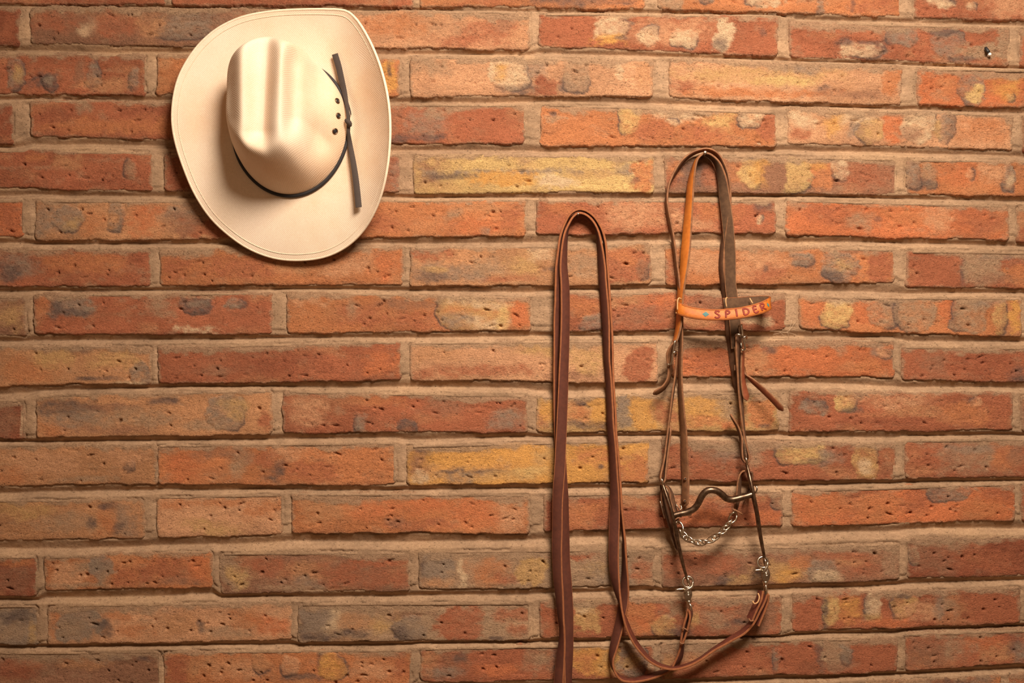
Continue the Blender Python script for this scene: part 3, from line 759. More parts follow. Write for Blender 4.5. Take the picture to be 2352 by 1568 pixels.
def tube(name, pts, r, m, parent=None, closed=False, sides=10, raw=False, spacing=0.0025):
    """pts in (px, py, depth mm) unless raw"""
    c = np.array(pts, float) if raw else np.array([tuple(P(p[0], p[1], p[2] / 1000)) for p in pts])
    if closed:
        c2 = np.vstack([c[-2:], c, c[:2]])
        s = catmull(c2, spacing)
        # keep only the middle loop
        i0 = np.argmin(np.linalg.norm(s - c[0], axis=1)); 
        d = np.linalg.norm(s[i0 + 4:] - c[0], axis=1); i1 = i0 + 4 + int(np.argmin(d))
        s = s[i0:i1]
    else:
        s = catmull(c, spacing)
    if np.ndim(r):
        r = np.interp(np.linspace(0, 1, len(s)), np.linspace(0, 1, len(r)), r)
    V, F = tube_geo(s, r, sides, closed)
    return world_obj(name, V, F, parent=parent, mats=(m,))

def merge_geo(parts):
    V, F, k = [], [], 0
    for v, f in parts:
        V.append(np.asarray(v)); F += [tuple(int(i) + k for i in q) for q in f]; k += len(v)
    return np.concatenate(V), F

def disc_stack(center, axis, prof, sides=20):
    """lathe: prof = [(offset along axis, radius)]"""
    axis = np.asarray(axis, float); axis /= np.linalg.norm(axis)
    ref = np.array((0, 0, 1.0)) if abs(axis[2]) < .9 else np.array((1.0, 0, 0))
    U = np.cross(axis, ref); U /= np.linalg.norm(U); B = np.cross(axis, U)
    V, F = [], []
    for (o, r) in prof:
        for k in range(sides):
            a = 2 * math.pi * k / sides
            V.append(np.asarray(center) + axis * o + r * (math.cos(a) * U + math.sin(a) * B))
    for i in range(len(prof) - 1):
        for k in range(sides):
            F.append((i * sides + k, i * sides + (k + 1) % sides, (i + 1) * sides + (k + 1) % sides, (i + 1) * sides + k))
    F.append(tuple(range(sides - 1, -1, -1))); F.append(tuple((len(prof) - 1) * sides + k for k in range(sides)))
    return np.array(V), F

def plate_geo(outline, center, ax, ay, thick):
    """flat plate, outline in metres along ax, ay, with bevelled rim"""
    ax = np.asarray(ax, float); ay = np.asarray(ay, float); az = np.cross(ax, ay)
    o = np.asarray(outline, float)
    cen = o.mean(0)
    rings = [(-.5, .86), (-.3, 1.0), (.3, 1.0), (.5, .86)]
    V = []
    for (z, sc) in rings:
        for p in o:
            q = cen + (p - cen) * sc
            V.append(np.asarray(center) + ax * q[0] + ay * q[1] + az * z * thick)
    n = len(o); F = []
    for i in range(3):
        for k in range(n):
            F.append((i * n + k, i * n + (k + 1) % n, (i + 1) * n + (k + 1) % n, (i + 1) * n + k))
    F.append(tuple(range(n - 1, -1, -1))); F.append(tuple(3 * n + k for k in range(n)))
    return np.array(V), F

# ------------------------------------------------------------------ nails
def nail(px, py, length, r, head, label):
    c = np.array(P(px, py, 0.0)); c[1] = 0.0
    a = np.array((0, -1.0, 0.10)); a /= np.linalg.norm(a)
    c[2] -= length * 0.10
    k = (D - length) / D
    c[0] = (px - 1176) / PX * k; c[2] = ZC + (784 - py) / PX * k - length * 0.10
    e = empty('nail', c)
    V, F = disc_stack(c, a, [(-0.012, r * .9), (length - .001, r), (length, r * .8)], 14)
    world_obj('shaft', V, F, parent=e, mats=(M_STEEL,))
    V, F = disc_stack(c + a * length, a, [(-0.0012, head * .8), (-0.0006, head), (0.0006, head), (0.001, head * .8)], 18)
    world_obj('nail_head', V, F, parent=e, mats=(M_CHROME,))
    tag(e, label, 'nail', 'nails driven into the brick wall')
    return e

nail(1328, 491, 0.026, 0.0013, 0.0016, 'thin steel nail holding up the loop of red-brown reins')
nail(1620, 350, 0.028, 0.0022, 0.0026, 'thicker steel nail holding up the headstall of the bridle')

# ------------------------------------------------------------------ reins
def snap_hook(parent, ring, top_len, lever_l, rivet, collar, tail, tilt):
    """scissor snap: ring (px,py,d), everything in photo pixels"""
    d = ring[2]
    e = empty('snap_hook', P(*ring[:2], d / 1000), parent)
    e['label'] = 'bright metal scissor snap'
    # hook ring, two jaws wrapped round the bit
    th = np.linspace(0.15, 2 * math.pi + 0.15, 40)[:-1]
    loop = [tuple(P(ring[0] + 12.0 * math.cos(a), ring[1] + 12.5 * math.sin(a), (d + 2.0 * math.sin(a * 1.0)) / 1000)) for a in th]
    V, F = tube_geo(loop, 0.0019, 10, True)
    world_obj('ring', V, F, parent=e, mats=(M_CHROME,))
    # crossing jaw from ring down to the pivot
    jaw = [(ring[0] + 12, ring[1] - 2, d + 2), (ring[0] + 9, ring[1] + 11, d + 4), (rivet[0] - 4, rivet[1] - 6, d + 4.5), (rivet[0] - 8, rivet[1] - 1, d + 4)]
    tube('jaw', jaw, [0.0017, 0.0023, 0.0026, 0.002], M_CHROME, e)
    # body
    ax = np.array((1.0, 0, 0)); ay = np.array((0, 0, 1.0))
    c = np.array(P(rivet[0], rivet[1], d / 1000))
    h1 = (rivet[1] - ring[1] - 10) / PX; h2 = (collar[1] - rivet[1]) / PX
    out = [(-0.0022, h1), (0.0022, h1), (0.0058, 0.003), (0.0064, -0.001), (0.0055, -0.006), (0.0032, -h2), (-0.0032, -h2), (-0.0058, -0.006), (-0.0064, -0.001), (-0.005, 0.003)]
    V, F = plate_geo(out[::-1], c, ax, ay, 0.0075)
    world_obj('body', V, F, parent=e, mats=(M_STEEL,))
    lv = np.array(P(lever_l[0], lever_l[1], (d + 3) / 1000)); rv = np.array(P(rivet[0] - 6, lever_l[1] - 1, (d + 3) / 1000))
    tube('lever', [lv, lv * .5 + rv * .5 + np.array((0, 0, 0.0004)), rv], [0.0016, 0.0023, 0.0018], M_CHROME, e, raw=True)
    V, F = disc_stack(c + np.array((0, -0.0035, 0)), (0, -1, 0), [(0, 0.0034), (0.0012, 0.0033), (0.0013, 0.0022), (0.0007, 0.0018), (0.0007, 0.0010), (0.0016, 0.0008)], 18)
    world_obj('rivet', V, F, parent=e, mats=(M_CHROME,))
    c2 = np.array(P(collar[0], collar[1], d / 1000))
    V, F = disc_stack(c2, (0, 0, -1), [(-0.001, 0.0042), (0, 0.0047), (0.0016, 0.0047), (0.0024, 0.0036), (0.006, 0.0034), (0.0066, 0.0026)], 18)
    world_obj('swivel', V, F, parent=e, mats=(M_CHROME,))
    sw = [(collar[0] + .3, collar[1] + 7, d + 4), (tail[0] + 2, (collar[1] + tail[1]) / 2 + 2, d + 6), (tail[0] + 2, tail[1], d + 6), (tail[0], tail[1] + 4, d), (tail[0] - 1, tail[1], d - 6), (tail[0] - 1, (collar[1] + tail[1]) / 2 + 2, d - 6), (collar[0] - .3, collar[1] + 7, d - 4)]
    tube('eye', sw, 0.0018, M_CHROME, e)
    return e

REIN = (L_REIN, L_REIN_IN, L_REIN_EDGE)
RW, RT = 0.0165, 0.0034
# rein that ends at the lower-left snap
reinA_pts = [(1584, 1398, 22, 30), (1581, 1412, 22, 28), (1574, 1432, 21, 24), (1567, 1462, 19, 20), (1565, 1488, 16, 28), (1558, 1514, 13, 40), (1540, 1535, 10, 4), (1510, 1548, 10, -8), (1480, 1557, 12, -8), (1450, 1562, 14, 0),
             (1426, 1556, 16, -6), (1411, 1540, 17, 4), (1405, 1516, 17, 14), (1410, 1488, 16, 34), (1419, 1450, 14, 46), (1428, 1410, 12, 50), (1433, 1378, 11, 54), (1435, 1335, 12, 34), (1435, 1290, 13, 14), (1434, 1240, 14, 6), (1430, 1195, 14, 4),
             (1425, 1150, 14, 8), (1420, 1080, 13, 12), (1413, 990, 13, 12), (1407, 900, 13, 10), (1404, 820, 13, 8), (1402, 740, 13, 8), (1397, 660, 13, 8), (1392, 600, 13, 6), (1388, 555, 13, 4), (1379, 524, 13, 2), (1364, 500, 13, 0), (1346, 486, 13, 0), (1328, 483, 13, 0), (1311, 492, 13, 0),
             (1298, 516, 13, 4), (1289, 546, 13, 10), (1284, 584, 13, 16), (1281, 640, 12, 30), (1281, 702, 11, 42), (1281, 766, 10, 46), (1279, 842, 10, 36), (1281, 900, 9, 50), (1284, 980, 9, 74), (1290, 1080, 9, 70), (1297, 1150, 9, 44), (1298, 1220, 10, 50), (1298, 1280, 10, 62), (1301, 1340, 10, 66),
             (1305, 1400, 10, 70), (1306, 1470, 10, 66), (1305, 1560, 11, 44), (1303, 1680, 11, 40), (1304, 1800, 11, 50), (1306, 1900, 11, 60)]
# rein that ends at the lower-right snap
reinB_pts = [(1757, 1362, 24, -16), (1752, 1376, 24, -20), (1741, 1400, 24, -14), (1727, 1428, 23, -6), (1705, 1450, 22, -8), (1675, 1470, 22, -4), (1640, 1491, 22, 4), (1610, 1512, 22, 6), (1580, 1528, 23, 5), (1548, 1535, 23, 2), (1518, 1529, 23, -4), (1490, 1512, 23, -12), (1465, 1484, 23, -20), (1447, 1452, 23, -22), (1434, 1420, 23, -16),
             (1424, 1385, 22, 6), (1416, 1345, 20, 34), (1411, 1300, 18, 54), (1410, 1250, 17, 62), (1411, 1200, 16, 66), (1412, 1150, 15, 50), (1410, 1080, 14, 36), (1405, 1000, 14, 32), (1400, 920, 14, 28), (1396, 843, 13, 24), (1391, 720, 13, 36), (1387, 660, 13, 34), (1383, 605, 13, 30), (1378, 562, 13, 16),
             (1371, 528, 13, 6), (1359, 506, 13, 0), (1343, 493, 13, 0), (1328, 490, 13, 0), (1316, 498, 13, 2), (1304, 520, 13, 8), (1297, 549, 14, 24), (1294, 603, 16, 40), (1298, 664, 17, 52), (1299, 720, 18, 54), (1297, 780, 19, 56), (1294, 850, 20, 62), (1292, 920, 21, 70), (1289, 1000, 22, 78), (1286, 1070, 22, 88),
             (1281, 1150, 22, 112), (1280, 1220, 22, 116), (1280, 1280, 22, 122), (1283, 1340, 22, 130), (1288, 1400, 22, 146), (1291, 1450, 22, 156), (1288, 1500, 22, 140), (1284, 1560, 22, 124), (1281, 1680, 22, 112), (1282, 1800, 21, 100), (1284, 1920, 20, 90)]
rein_a = empty('leather_rein', P(1428, 1410, 0.012))
tag(rein_a, 'red-brown leather rein clipped to the lower end of the left bit shank', 'rein', 'leather reins looped over the nail')
strap('strap', reinA_pts, RW, RT, REIN, rein_a, wave=0.0009, seed=5)
strap('folded_end', [(1585, 1400, 26, 24), (1587, 1412, 27, 20), (1582, 1436, 25, 14), (1574, 1462, 23, 14), (1567, 1478, 20, 16)], RW * .95, RT, REIN, rein_a)
tube('lacing', [(1565, 1446, 30), (1570, 1442, 33), (1577, 1446, 33), (1581, 1453, 28)], 0.0011, L_DARK_EDGE, rein_a)
tube('lacing', [(1561, 1474, 28), (1566, 1478, 31), (1572, 1476, 28)], 0.0011, L_DARK_EDGE, rein_a)
snap_hook(rein_a, (1580, 1336, 24), 0, (1551, 1354), (1580, 1361), (1582, 1379), (1585, 1399), 0)
rein_b = empty('leather_rein', P(1424, 1385, 0.022))
tag(rein_b, 'red-brown leather rein clipped to the lower end of the right bit shank', 'rein', 'leather reins looped over the nail')
strap('strap', reinB_pts, RW, RT, REIN, rein_b, wave=0.0009, seed=8)
strap('folded_end', [(1748, 1356, 27, -14), (1744, 1374, 29, -18), (1733, 1398, 29, -22), (1722, 1422, 28, -26)], RW * .9, RT, REIN, rein_b)
strap('folded_end', [(1762, 1362, 22, -8), (1760, 1380, 20, -10), (1750, 1406, 20, -14), (1738, 1434, 20, -16)], RW * .9, RT, REIN, rein_b)
tube('lacing', [(1729, 1380, 36), (1733, 1386, 39), (1740, 1383, 39), (1744, 1370, 38), (1741, 1362, 36)], 0.0011, L_THREAD, rein_b)
tube('lacing', [(1720, 1420, 38), (1724, 1426, 40), (1731, 1424, 39)], 0.0011, L_DARK_EDGE, rein_b)
snap_hook(rein_b, (1752, 1291, 24), 0, (1731, 1310), (1759, 1317), (1758, 1335), (1758, 1363), 0)

# ------------------------------------------------------------------ bridle
bridle = empty('bridle', P(1620, 351, 0.012))
tag(bridle, 'brown leather horse bridle with tooled SPIDER browband and curb bit', 'bridle')
CROWN = (L_TAN, L_SUEDE, L_DARK_EDGE)
WORN = (L_DARK, L_DARK_IN, L_DARK_EDGE)
strap('crown_strap', [(1693, 800, 15, 80), (1690, 760, 15, 82), (1684, 700, 15, 84), (1678, 653, 15, 84), (1677, 590, 15, 80), (1673, 527, 15, 72), (1665, 455, 14, 58), (1657, 402, 14, 34), (1643, 370, 14, 12), (1620, 354, 14, 0), (1602, 364, 14, -2), (1592, 390, 14, -12), (1587, 420, 14, -24), (1583, 470, 15, -30), (1579, 530, 16, -38), (1576, 570, 17, -42), (1571, 610, 18, -34), (1565, 655, 19, -26), (1562, 690, 19, -22), (1561, 740, 18, -18), (1555, 772, 17, -12), (1549, 790, 17, -8)],
      0.0172, 0.0034, CROWN, bridle, wave=0.0010, seed=3)
strap('throatlatch', [(1697, 900, 6, 40), (1690, 860, 6, 44), (1681, 800, 6, 46), (1674, 740, 6, 40), (1667, 690, 6, 30), (1660, 630, 7, 24), (1660, 580, 8, 20), (1667, 520, 10, 14), (1674, 470, 12, 10), (1673, 430, 12, 12), (1664, 388, 12, 16), (1646, 356, 12, 12), (1621, 344, 12, 10), (1592, 353, 12, 16), (1562, 378, 12, 22), (1540, 418, 11, 10), (1531, 458, 11, -4), (1538, 506, 11, -10), (1548, 560, 11, -8), (1555, 620, 12, -8), (1560, 665, 12, -6), (1565, 710, 11, -8), (1566, 760, 10, -10), (1564, 820, 10, -14), (1563, 870, 10, -18), (1567, 930, 10, -24), (1572, 1000, 9, -36), (1573, 1060, 8, -46), (1575, 1100, 8, -46), (1574, 1162, 8, -44)],
      0.0128, 0.0030, WORN, bridle, round_ends=(True, True), wave=0.0010, seed=4)
def strap_hole(px, py, d, parent):
    c = np.array(P(px, py, d / 1000))
    V, F = disc_stack(c, (0.3, -1, 0), [(-0.002, 0.0022), (0.0004, 0.0022), (0.0006, 0.0016), (-0.0004, 0.0013)], 14)
    world_obj('eyelet', V, F, parent=parent, mats=(L_DARK_EDGE,))
    V, F = disc_stack(c, (0.3, -1, 0), [(-0.002, 0.0012), (0.0005, 0.0012), (0.0006, 0.001)], 12)
    world_obj('punched_hole_dark', V, F, parent=parent, mats=(M_BLACK,))  # solid black disc, paints the shade inside the punched hole
strap_hole(1574, 1099, 12.6, bridle); strap_hole(1573, 1150, 12.6, bridle)

# browband with the stamped name
bb_pts = [(1566, 694, 13, 0), (1558, 700, 18, 0), (1557, 706, 26, 0), (1570, 713, 34, 0), (1600, 720, 42, 0), (1640, 723, 48, 0), (1690, 720, 52, 0), (1735, 711, 52, 0), (1760, 702, 46, 0), (1768, 696, 38, 0), (1764, 693, 29, 0), (1748, 692, 22, 0), (1715, 694, 17, 0), (1685, 696, 19, 0), (1661, 697, 20, 0)]
BW, BT = 0.0174, 0.0032
band, bpos, bW, bQ, barc = strap('browband', bb_pts, BW, BT, (L_BAND, L_SUEDE, L_BAND_EDGE), bridle, wdir=(0.04, 0.30, 1.0), spacing=0.0025)
band['label'] = 'tan tooled leather browband with dark red stamped letters'
# which side faces the viewer on the front run
mid = np.argmin(np.linalg.norm(bpos - np.array(P(1660, 722, 0.05)), axis=1))
bsgn = -1.0 if bQ[mid][1] > 0 else 1.0
if bsgn < 0:
    band.data.materials[0], band.data.materials[1] = L_SUEDE, L_BAND
def project(p):
    k = D / (D + p[1])
    return np.array((1176 + p[0] * k * PX, 784 - (p[2] - ZC) * k * PX))
bproj = np.array([project(p) for p in bpos])
front = np.arange(0, int(np.argmax(bproj[:, 0])) + 1)
def on_band(px, v, lift):
    """point of the band's front run seen at photo column px, v = -1..1 across the band"""
    i = np.interp(px, bproj[front][:, 0][2:], front[2:].astype(float))
    i0 = int(i); f = i - i0
    g = lambda a: a[i0] * (1 - f) + a[min(i0 + 1, len(a) - 1)] * f
    return g(bpos) + g(bW) * v * BW / 2 + g(bQ) * bsgn * (BT / 2 + lift)
LETTERS = {
 'S': [[(.9, .62), (.62, .86), (.25, .8), (.14, .52), (.42, .2), (.76, -.1), (.88, -.48), (.62, -.82), (.28, -.78), (.08, -.56)]],
 'P': [[(.26, -.86), (.3, 0), (.3, .8)], [(.3, .78), (.66, .84), (.92, .5), (.74, .1), (.36, .02)]],
 'I': [[(.5, -.86), (.5, 0), (.5, .82)], [(.28, .8), (.5, .82), (.7, .8)]],
 'D': [[(.24, -.74), (.24, 0), (.24, .8)], [(.2, .8), (.62, .74), (.92, .36), (.92, -.24), (.66, -.7), (.2, -.76)]],
 'E': [[(.26, -.78), (.24, 0), (.26, .78)], [(.28, .8), (.6, .82), (.84, .7)], [(.26, .04), (.52, .06), (.72, .02)], [(.26, -.78), (.6, -.82), (.88, -.62)]],
 'R': [[(.26, -.8), (.26, 0), (.26, .78)], [(.26, .78), (.64, .82), (.86, .5), (.66, .12), (.32, .04)], [(.42, .02), (.62, -.4), (.9, -.78)]],
}
def letter(ch, x0, x1):
    parts = []
    for st in LETTERS[ch]:
        pts = [on_band(x0 + (x1 - x0) * a, v * 0.70, -0.0007) for a, v in st]
        s = catmull(np.array(pts), 0.0007)
        V, F = tube_geo(s, 0.0017, 8)
        # flatten the bead on the leather
        parts.append((V, F))
    V, F = merge_geo(parts)
    o = world_obj('letter', V, F, parent=band, mats=(L_LETTER,))
    return o
for ch, a, b in (('S', 1641, 1654), ('P', 1663, 1677), ('I', 1686, 1697), ('D', 1704, 1720), ('E', 1727, 1741), ('R', 1744, 1757)):
    letter(ch, a, b)
def diamond(px, w, vs):
    prof = [(px - w, 0), (px - w * .5, vs * .5), (px, vs), (px + w * .5, vs * .5), (px + w, 0), (px + w * .5, -vs * .5), (px, -vs), (px - w * .5, -vs * .5)]
    V = [on_band(x, v, 0.0004) for x, v in prof] + [on_band(x, v, -0.0006) for x, v in prof] + [on_band(px, 0, 0.0006)]
    F = [(k, (k + 1) % 8, 8 + (k + 1) % 8, 8 + k) for k in range(8)] + [(16, (k + 1) % 8, k) for k in range(8)]
    world_obj('diamond', V, F, parent=band, mats=(L_TURQ,), smooth=False)
diamond(1621, 8, 0.46); diamond(1762.3, 1.8, 0.42)
for v in (0.8, -0.8):          # tooled border lines
    pts = [on_band(x, v, -0.0001) for x in np.linspace(1562, 1764, 26)]
    V, F = tube_geo(catmull(np.array(pts), 0.003), 0.00055, 6)
    world_obj('border_line', V, F, parent=band, mats=(L_BAND_EDGE,))
tube('lace', [on_band(1560, .95, .001), on_band(1558.6, .3, .0016), on_band(1558.6, -.5, .0016), on_band(1561, -.95, .001)], 0.0009, L_THREAD, bridle, raw=True)
tube('lace', [(1565, 687, 30), (1560, 684, 32), (1557, 688, 33), (1556, 700, 34), (1556, 712, 34)], 0.0010, L_THREAD, bridle)
tube('lace', [(1671, 684, 30), (1668, 684, 32), (1667, 692, 33), (1669, 706, 33)], 0.0010, L_THREAD, bridle)
tube('lace', [(1722, 685, 25), (1725, 690, 28), (1729, 697, 30)], 0.0010, L_THREAD, bridle)

# cheek pieces
strap('cheek_strap', [(1545, 800, 22, 8), (1553, 822, 21, 10), (1552, 856, 19, 14), (1546, 900, 18, 16), (1540, 945, 17, 12), (1532, 1005, 17, 8), (1525, 1055, 18, 4), (1519, 1080, 20, 0), (1516, 1098, 22, 0), (1520, 1108, 22, 0), (1526, 1103, 22, 0), (1528, 1085, 20, 0), (1532, 1045, 17, 4), (1537, 1000, 15, 8), (1539, 978, 14, 8)], 0.0128, 0.0030, WORN, bridle, round_ends=(False, True))
strap('billet', [(1552, 785, 26, 20), (1543, 796, 30, 30), (1536, 812, 31, 40), (1537, 832, 28, 36), (1538, 850, 25, 28), (1535, 872, 24, 30), (1524, 890, 24, 36), (1511, 899, 24, 40), (1500, 905, 23, 40)], 0.0125, 0.0028, (L_RED_TAIL, L_DARK, L_DARK_EDGE), bridle, round_ends=(False, True))
strap('cheek_strap', [(1697, 768, 22, 60), (1695, 800, 22, 40), (1697, 850, 21, 34), (1700, 900, 20, 34), (1705, 955, 19, 28), (1710, 1000, 18, 18), (1717, 1035, 19, 6), (1720, 1052, 20, 0), (1714, 1062, 21, 0), (1706, 1055, 20, 0), (1703, 1030, 19, 0), (1702, 1005, 18, 4), (1694, 980, 18, 4), (1686, 966, 20, 2), (1678, 951, 22, 0)], 0.0128, 0.0030, WORN, bridle, round_ends=(False, True))
strap('billet', [(1706, 800, 24, 30), (1705, 850, 24, 34), (1707, 880, 24, 44), (1712, 905, 24, 60), (1716, 920, 24, 66)], 0.0120, 0.0028, (L_DARK, L_RED_TAIL, L_DARK_EDGE), bridle, round_ends=(False, True))
strap('billet', [(1707, 842, 12, 30), (1713, 860, 16, 10), (1727, 873, 22, -24), (1750, 893, 28, -36), (1775, 917, 31, -40), (1799, 943, 32, -40)], 0.0110, 0.0030, (L_RED_TAIL, L_DARK, L_DARK_EDGE), bridle, round_ends=(False, True))
for x0 in (0, 3.5):
    pts = [(1687 + x0 + (y - 795) * 0.09, y, 17.5 + x0 * .3) for y in range(796, 876, 10)]
    tube('stitching', pts, 0.00045, L_THREAD, bridle, sides=6)
strap('keeper', [(1688, 838, 18, 90), (1688, 850, 18, 90)], 0.002, 0.002, WORN, bridle)

# buckles (seen edge on)
def buckle(a, b, d, depth, label=None):
    pts = [(a[0], a[1], d + depth), ((a[0] + b[0]) / 2, (a[1] + b[1]) / 2, d + depth + 1), (b[0], b[1], d + depth), (b[0] - 7, b[1] + 1, d), (b[0] - 8, b[1] - 6, d - depth * .6), ((a[0] + b[0]) / 2 - 7, (a[1] + b[1]) / 2, d - depth), (a[0] - 6, a[1] + 2, d - depth * .6), (a[0] - 4, a[1] - 1, d + depth * .3)]
    e = empty('buckle', P(a[0], a[1], d / 1000), bridle)
    tube('frame', pts, 0.0013, M_STEEL, e, closed=True)
    tube('bar', [(a[0] + 1, a[1] - 3, d + depth + 1), (a[0], a[1], d + depth + 2), ((a[0] + b[0]) / 2, (a[1] + b[1]) / 2, d + depth + 2.5), (b[0], b[1], d + depth + 2), (b[0] - 3, b[1] + 2, d + depth + 1), (b[0] - 9, b[1] + 1, d + depth)], 0.0014, M_CHROME, e)
    mx, my = (a[0] + b[0]) / 2, (a[1] + b[1]) / 2
    tube('tongue', [(mx - 2, my + 2, d + depth + 2), (mx + 3, my - 1, d + depth + 3), (mx + 7, my - 3, d + depth), (mx + 8, my + 3, d)], [0.0013, 0.0018, 0.0018, 0.0012], M_STEEL, e)
    return e
buckle((1550, 785), (1541, 835), 28, 8)
buckle((1703, 748), (1711, 802), 26, 9)
tube('tongue', [(1689, 772, 34), (1693, 768, 37), (1699, 769, 38), (1704, 774, 36)], [0.0012, 0.0018, 0.002, 0.0014], M_STEEL, bridle)

# ------------------------------------------------------------------ curb bit
bit = empty('curb_bit', P(1640, 1140, 0.03), bridle)
bit['label'] = 'worn steel curb bit with ported mouthpiece'
tube('mouthpiece', [(1541, 1185, 34), (1560, 1180, 35), (1580, 1175, 36), (1594, 1168, 37), (1603, 1157, 38), (1612, 1139, 40), (1622, 1128, 41), (1634, 1125, 42), (1648, 1128, 41), (1659, 1136, 40), (1668, 1144, 38), (1680, 1147, 37), (1700, 1143, 36), (1715, 1139, 35), (1730, 1134, 34)], [0.0045] * 3 + [0.0050] * 9 + [0.0045] * 2, M_IRON, bit, sides=16)
def shank(pts, parent):
    c = [tuple(P(p[0], p[1], p[2] / 1000)) + (0.0, p[3]) for p in pts]
    s = catmull(np.array(c), 0.003)
    pos = s[:, :3]; T = tangents(pos)
    Q0 = np.cross(T, NV); Q0 /= np.linalg.norm(Q0, axis=1, keepdims=True)
    N2 = np.cross(Q0, T)
    hw = s[:, 4] / 1000
    th = 0.0033 * np.clip(hw / 0.0050, .6, 1)
    V = []
    for k in range(12):
        a = 2 * math.pi * k / 12
        V.append(pos + N2 * (np.cos(a) * hw)[:, None] + Q0 * (np.sin(a) * th)[:, None])
    n = len(pos)
    V = np.stack(V, 1).reshape(-1, 3)
    F = [(i * 12 + k, i * 12 + (k + 1) % 12, (i + 1) * 12 + (k + 1) % 12, (i + 1) * 12 + k) for i in range(n - 1) for k in range(12)]
    F += [tuple(range(11, -1, -1)), tuple((n - 1) * 12 + k for k in range(12))]
    return world_obj('shank', V, F, parent=parent, mats=(M_IRON,))
shank([(1521, 1108, 24, 2.6), (1526, 1124, 28, 4.4), (1534, 1148, 32, 5.6), (1543, 1178, 34, 7.0), (1549, 1204, 33, 5.6), (1556, 1240, 30, 4.8), (1566, 1285, 27, 4.2), (1574, 1315, 25, 3.4), (1580, 1332, 24, 2.8)], bit)
shank([(1713, 1058, 22, 2.6), (1719, 1084, 26, 4.4), (1725, 1112, 32, 5.6), (1731, 1142, 34, 7.0), (1739, 1180, 33, 5.6), (1744, 1215, 30, 4.8), (1750, 1250, 27, 4.2), (1755, 1276, 25, 3.4), (1757, 1292, 24, 2.8)], bit)
for (x, y, d, tx) in ((1520, 1106, 23, 0.3), (1713, 1058, 22, 0.25), (1580, 1333, 24, .28), (1757, 1291, 24, .2)):
    c = np.array(P(x, y, d / 1000)); th = np.linspace(0, 2 * math.pi, 25)[:-1]
    lp = [c + 0.0062 * (math.cos(a) * np.array((0.12 * tx, -1, 0.1)) + math.sin(a) * np.array((-.25, 0, 1.0))) for a in th]
    V, F = tube_geo(lp, 0.0016, 8, True)
    world_obj('ring', V, F, parent=bit, mats=(M_CHROME,))
# curb chain of twisted links
chain = empty('curb_chain', P(1615, 1245, 0.03), bridle)
chain['label'] = 'bright twisted link curb chain'
path = catmull(np.array([tuple(P(x, y, d / 1000)) for x, y, d in [(1558, 1203, 30), (1566, 1222, 31), (1577, 1235, 31), (1592, 1243, 32), (1608, 1246, 32), (1622, 1244, 32), (1636, 1238, 32), (1649, 1229, 31), (1660, 1219, 31), (1670, 1208, 30), (1680, 1194, 29), (1686, 1183, 28)]]), 0.0005)
parc = np.concatenate([[0], np.cumsum(np.linalg.norm(np.diff(path, axis=0), axis=1))])
pt = tangents(path)
def chain_link(s0, length, wid, r, twist):
    i = int(np.searchsorted(parc, s0))
    c, t = path[min(i, len(path) - 1)], pt[min(i, len(path) - 1)]
    u = NV - t * (t @ NV); u /= np.linalg.norm(u); v = np.cross(t, u)
    lp = []
    for a in np.linspace(0, 2 * math.pi, 29)[:-1]:
        l = length / 2 * math.cos(a)
        tw = twist + 1.1 * math.cos(a)
        w_ = wid / 2 * math.sin(a)
        lp.append(c + t * l + w_ * (math.cos(tw) * u + math.sin(tw) * v))
    V, F = tube_geo(lp, r, 8, True)
    world_obj('chain_link', V, F, parent=chain, mats=(M_CHROME,))
nl = 10
for k in range(nl):
    s0 = parc[-1] * (k + 0.5) / nl
    big = k in (0, 9)
    chain_link(s0, parc[-1] / nl * (1.7 if not big else 1.9), 0.0080 if not big else 0.0105, 0.0015, 1.05 if k % 2 else 2.0)
strap('curb_strap', [(1724, 1142, 14, 0), (1725, 1112, 14, 0), (1721, 1090, 14, 0), (1711, 1080, 14, 0), (1702, 1085, 14, 10), (1698, 1105, 15, 36), (1696, 1135, 16, 44), (1692, 1158, 18, 40), (1687, 1180, 22, 20)], 0.0115, 0.0028, WORN, bridle)
strap('curb_strap', [(1520, 1160, 12, 0), (1518, 1138, 13, 0), (1521, 1122, 14, 0), (1530, 1116, 14, 4), (1538, 1124, 14, 20), (1545, 1150, 16, 40), (1552, 1180, 20, 30), (1558, 1203, 24, 16)], 0.0115, 0.0028, WORN, bridle)
strap('curb_strap', [(1520, 1112, 12, 30), (1524, 1140, 12, 44), (1532, 1175, 12, 44), (1543, 1215, 12, 36), (1551, 1242, 13, 30), (1557, 1263, 14, 24)], 0.0115, 0.0028, (L_DARK_IN, L_DARK_IN, L_DARK_IN), bridle, round_ends=(False, True))
strap('curb_strap', [(1708, 1150, 10, -20), (1718, 1125, 11, -20), (1728, 1100, 12, -10), (1726, 1084, 13, 0)], 0.0115, 0.0028, (L_DARK_IN, L_DARK_IN, L_DARK_IN), bridle)
strap('curb_keeper', [(1682, 1168, 30, 0), (1691, 1172, 33, 0), (1701, 1178, 33, 0), (1704, 1180, 28, 0)], 0.004, 0.0022, WORN, bridle)
strap('curb_keeper', [(1549, 1194, 34, 0), (1556, 1189, 36, 0), (1564, 1186, 34, 0)], 0.004, 0.002, WORN, bridle)
tube('wire_buckle', [(1552, 1157, 20), (1556, 1163, 22), (1561, 1170, 22), (1566, 1167, 22), (1562, 1157, 18)], 0.0009, M_STEEL, bridle)
tube('wire_buckle', [(1570, 1184, 24), (1578, 1183, 25), (1587, 1182, 24), (1588, 1178, 20)], 0.0010, M_CHROME, bridle)
tube('wire_buckle', [(1736, 1115, 20), (1739, 1120, 22), (1738, 1126, 22), (1735, 1132, 20)], 0.0011, M_STEEL, bridle)
